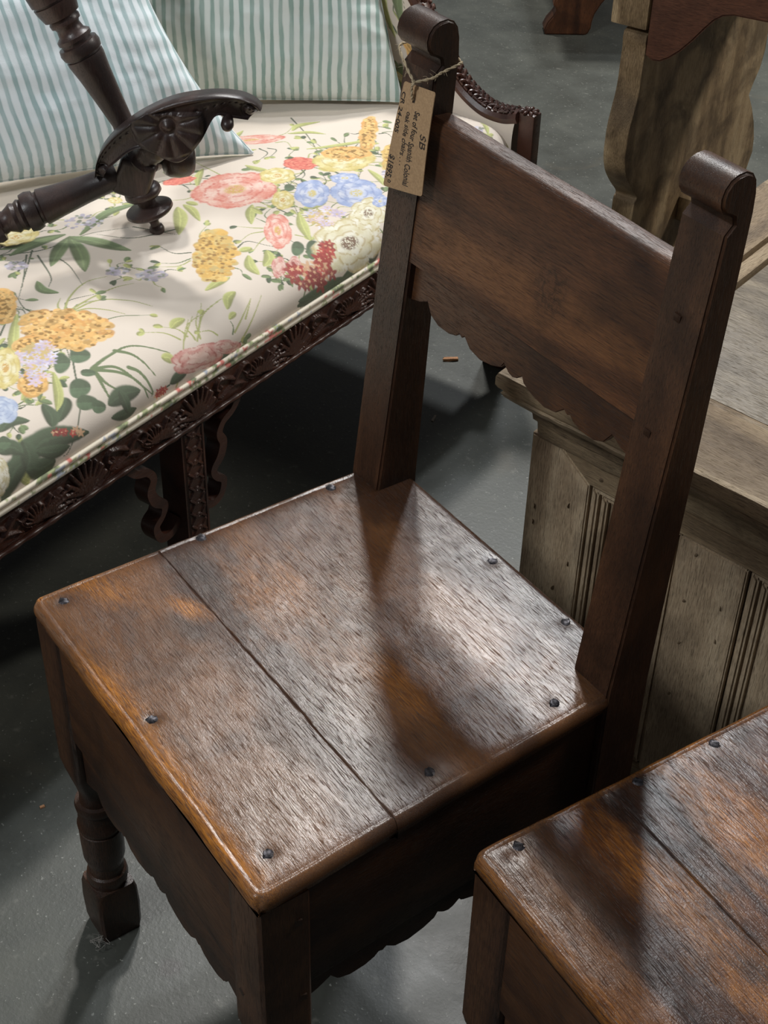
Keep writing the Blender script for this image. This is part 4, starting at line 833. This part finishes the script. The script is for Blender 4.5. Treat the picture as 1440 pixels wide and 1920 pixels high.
# framed top
cb('top_board', (.0075, .0075, .505), (CL, .1145, CH), P_X)
cb('top_board', (.0075, .1170, .505), (.080, CD, CH), P_Y)
cb('top_strip', (.0835, .1325, .502), (.105, CD-.07, CH-.003), P_Y, .005); cb('top_strip', (.0835, .1180, .502), (CL-.1, .1295, CH-.003), P_X, .005)
cb('top_panel', (.1085, .1335, .500), (.62, CD-.07, CH-.0075), P_G); cb('top_panel', (.6215, .1335, .500), (CL-.08, CD-.07, CH-.0075), P_G)
cb('top_board', (.0825, CD-.067, .505), (CL, CD, CH), P_X); cb('top_board', (CL-.077, .1170, .505), (CL, CD-.068, CH), P_Y)
cb('lid_lining', (.03, .03, .494), (CL-.02, CD-.01, .5045), P_X, 0)
# moulding swept round the front and the left end
MP = [(.030, .5285), (.006, .5300), (.0015, .5285), (-.0005, .524), (-.0005, .514), (.002, .5095), (.006, .5085), (.0065, .5045), (.0045, .5025), (.0075, .497), (.014, .4905), (.0225, .4845), (.0255, .4835), (.0265, .4795), (.0305, .4775), (.0325, .473), (.0335, .466), (.0375, .462), (.0385, .4475), (.0405, .4435), (.0600, .4425), (.0600, .5200)]
def moulding():
    bm = bmesh.new(); st = []
    N_ = 90; path = [('s', t) for t in np.linspace(CD, .06, 46)]+[('c', 0)]+[('f', t) for t in np.linspace(.06, CL, N_)]
    for kind, t in path:
        row = []
        for i, (d, z) in enumerate(MP):
            x, y = (d, t) if kind == 's' else ((d, d) if kind == 'c' else (t, d))
            wv = .0028*(mnoise.noise(Vector((x*9, y*9, z*14)))) if 0 < i < 20 else 0; w2 = .0018*mnoise.noise(Vector((x*45, y*45, z*60)))
            if kind == 'f': y += wv+w2
            elif kind == 's': x += wv+w2
            row.append(bm.verts.new(shr((x, y, z+.0012*mnoise.noise(Vector((x*12, y*12, 3)))*(z < .52)))))
        st.append(row)
    for i in range(len(st)-1):
        for j in range(len(MP)-1): bm.faces.new((st[i][j], st[i+1][j], st[i+1][j+1], st[i][j+1]))
    return done(bm, 'top_moulding')
link('top_moulding', moulding(), P_M, chest, co_)
# front: stiles, top rail mitred into the first stile, muntin, fielded panels in moulded frames
FY = .040
def ft(name, poly, d0, d1, mat, b=.002, wob=.0008, seed=0): return link(name, prism(name, poly, lambda p, q, d: shr((p, d, q)), d0, d1, b, wob=wob, seed=seed), mat, chest, co_)
ft('stile', [(.030, 0), (.115, 0), (.115, .412), (.072, .443), (.030, .443)], FY, FY+.03, P_Z)
ft('top_rail', [(.0725, .443), (.1155, .4125), (CL-.03, .4125), (CL-.03, .443)], FY, FY+.03, P_X)
ft('bottom_rail', [(.1155, .0), (CL-.03, .0), (CL-.03, .045), (.1155, .045)], FY, FY+.03, P_X)
xs_ = [.1155, .232, .244, .324]; bays = [(.1155, .236), (.324, .60), (.69, .96), (1.05, CL-.115)]
for a, b in ((.2385, .322), (.602, .688), (.962, 1.048), (CL-.113, CL-.03)): ft('muntin', [(a, .045), (b, .045), (b, .412), (a, .412)], FY-.001, FY+.03, P_Z, seed=a)
for a, b in bays:
    z0, z1 = .045, .4125
    for k, (ins, dep) in enumerate(((0, .004), (.010, .010))):
        for poly in ([(a+ins, z1-ins), (b-ins, z1-ins), (b-ins-.010, z1-ins-.010), (a+ins+.010, z1-ins-.010)], [(a+ins, z0+ins), (a+ins+.010, z0+ins+.010), (b-ins-.010, z0+ins+.010), (b-ins, z0+ins)],
                     [(a+ins, z0+ins), (a+ins+.010, z0+ins+.010), (a+ins+.010, z1-ins-.010), (a+ins, z1-ins)], [(b-ins, z0+ins), (b-ins-.010, z0+ins+.010), (b-ins-.010, z1-ins-.010), (b-ins, z1-ins)]):
            ft('panel_moulding', poly, FY+dep, FY+.028, P_Z, .003, wob=.0005, seed=a)
    ft('panel', [(a+.018, z0+.018), (b-.018, z0+.018), (b-.018, z1-.018), (a+.018, z1-.018)], FY+.019, FY+.028, P_Z)
    if b-a > .15: ft('panel_field', [(a+.045, z0+.045), (b-.045, z0+.045), (b-.045, z1-.045), (a+.045, z1-.045)], FY+.013, FY+.022, P_Z, .004)
cb('side_board', (.030, FY+.0305, .0), (.050, CD-.02, .4425), P_Z); cb('side_board', (CL-.05, FY+.0305, .0), (CL-.03, CD-.02, .4425), P_Z)
cb('back_board', (.0505, CD-.04, .03), (CL-.0505, CD-.02, .50), P_X)
PG = tack('dowel', .0034); PG.materials.append(P_X)
for x, z in ((.044, .345), (.044, .322), (.092, .372), (.084, .243), (.262, .398), (.258, .33), (.300, .347), (.262, .27), (.302, .30), (.262, .19), (.36, .428), (.13, .428), (.10, .29)):
    o = link('dowel', PG, parent=chest, off=(x-CL/2-.085*FY, FY-.0005-CD/2, z)); o.rotation_euler = (PI/2, 0, x*50)

# ---------------------------------------------------------------- trestle table with scalloped slab end, brown apron
TA = math.radians(19.7); TB = Vector((-.712, 1.452, 0))
table = empty('trestle_table', TB+Vector((-math.sin(TA)*.25, math.cos(TA)*.25, 0)), TA, label='weathered trestle table with scalloped slab leg and brown shaped apron behind the chest', cat='table')
to = (0, -.25, 0)     # local: x along the table, y across it
LE = [(.06, 0), (.02, .03), (-.005, .06), (.00, .10), (.010, .14), (.010, .190), (.017, .200), (.012, .210), (-.018, .240), (-.040, .268), (-.051, .300), (-.052, .335), (-.049, .358), (-.040, .385), (-.033, .405), (-.030, .432), (-.030, .458), (-.028, .485), (-.030, .503), (-.028, .514), (-.010, .520), (-.010, .5205), (-.012, .60), (-.010, .72)]
RE = [(.46, .0), (.50, .03), (.545, .06), (.565, .095), (.560, .127), (.540, .170), (.515, .210), (.492, .238), (.486, .250), (.500, .268), (.521, .290), (.532, .325), (.530, .360), (.517, .392), (.50, .43), (.488, .47), (.485, .52), (.485, .72)]
RE = RE[:8]+[(.486, .246)]+RE[9:]
LEs = [tuple(p) for p in catmull(LE[:19], 4)]+LE[19:]
link('slab_leg', prism('slab_leg', LEs+RE[::-1], lambda p, q, d: (d, p, q), -.043, 0, .004, 3, wob=.0012), S_Z, table, to)
link('slab_leg', prism('slab_leg', LEs+RE[::-1], lambda p, q, d: (d, p, q), (.60), .643, .004, 3, wob=.0012, seed=4), S_Z, table, to)
# projecting block at the top of the slab edge
link('edge_block', box('edge_block', (-.068, -.034, .524), (-.0005, -.0105, .72), .004, wob=.001), S_Z, table, to)
AP_ = [(-.004, .482), (.008, .4745), (.022, .4755), (.038, .485), (.055, .500), (.075, .523), (.092, .545), (.105, .561), (.118, .571), (.135, .5755), (.47, .5755), (.51, .56), (.57, .50), (.598, .482), (.598, .72), (-.004, .72)]
ap = link('apron', prism('apron', AP_, lambda p, q, d: (p, d, q), -.030, -.008, .003, wob=.001), S_A, table, (to[0]+.003, to[1], 0)); ap.rotation_euler = (0, 0, math.radians(5.5))
link('apron', prism('apron', AP_, lambda p, q, d: (p, d, q), .44, .462, .003, wob=.001), S_A, table, (to[0]+.003, to[1], 0))
link('stretcher', box('stretcher', (0, .21, .08), (.60, .27, .13), .004), S_Z, table, to)
for i, (ya, yb) in enumerate(((-.09, .12), (.122, .33), (.332, .56))): link('top_plank', box('top_plank', (-.13, ya, .721), (.74, yb, .756), .004, wob=.001, seed=i), S_Z if i < 0 else P_X, table, to)

# ---------------------------------------------------------------- distant bench foot
BA = math.atan2(.82, .57); bench = empty('oak_bench', (-1.848, 2.228, 0), BA, label='reddish oak bench far behind, only one shaped foot showing at the top edge', cat='bench')
def foot(yo): 
    P = [(-.012, .0), (-.016, .012), (-.008, .032), (.006, .050), (.013, .062), (.010, .070), (.004, .076), (.006, .088), (.016, .10), (.020, .14), (.02, .40), (.26, .40), (.24, .20), (.18, .135), (.145, .105), (.128, .082), (.113, .055), (.108, .035), (.107, .018), (.100, .004), (.094, 0)]
    return prism('shaped_foot', P, lambda p, q, d: (p, d, q), yo, yo+.055, .004, 3, wob=.001)
link('shaped_foot', foot(0), F_Z, bench); link('shaped_foot', foot(.9), F_Z, bench)
link('seat_plank', box('seat_plank', (-.01, -.1, .4005), (.30, 1.1, .435), .004), F_Z, bench)

# ---------------------------------------------------------------- bits on the floor
def shard(name, L, W_, T_, seed):
    bm = bmesh.new(); bmesh.ops.create_cube(bm, size=1, matrix=Matrix.Diagonal((L, W_, T_, 1))); bmesh.ops.subdivide_edges(bm, edges=bm.edges[:], cuts=2, use_grid_fill=True)
    for v in bm.verts: v.co += mnoise.noise_vector(v.co*260+Vector((seed, 0, 0)))*W_*.22; v.co.z = max(v.co.z+T_*.5, 0)
    bev(bm, T_*.15, 1, 50); return done(bm, name)
for pos, dim, rot, mat, lab in (((-.712, 1.054, 0), (.026, .008, .005), 1.05, CHIP, 'tan wood splinter on the floor below the scalloped chair rail'), ((-.581, .921, 0), (.017, .004, .002), 2.2, DUSTY, 'pale dry leaf scrap on the floor between chair and sofa'), ((-.17, .028, 0), (.006, .0035, .002), 1.5, CHIP, 'tiny pink crumb on the floor left of the turned front leg')):
    o = link('floor_scrap', shard('floor_scrap', *dim, seed=dim[0]*100), mat); o.location = pos; o.rotation_euler = (0, 0, rot); tag(o, lab, 'scrap', 'scraps on the concrete floor')
bm = bmesh.new(); rr = random.Random(8)
for i in range(9):
    c = Vector((.0505, -.003, .002)); pts = [c+Vector((rr.uniform(-.012, .010), rr.uniform(-.008, .012), rr.uniform(0, .014))) for _ in range(4)]; bm.from_mesh(tube('x', catmull(pts, 5), .00022, 3))
o = link('dust_tuft', done(bm, 'dust_tuft'), DUSTY); tag(o, 'little tuft of grey fluff at the foot of the turned leg', 'fluff')
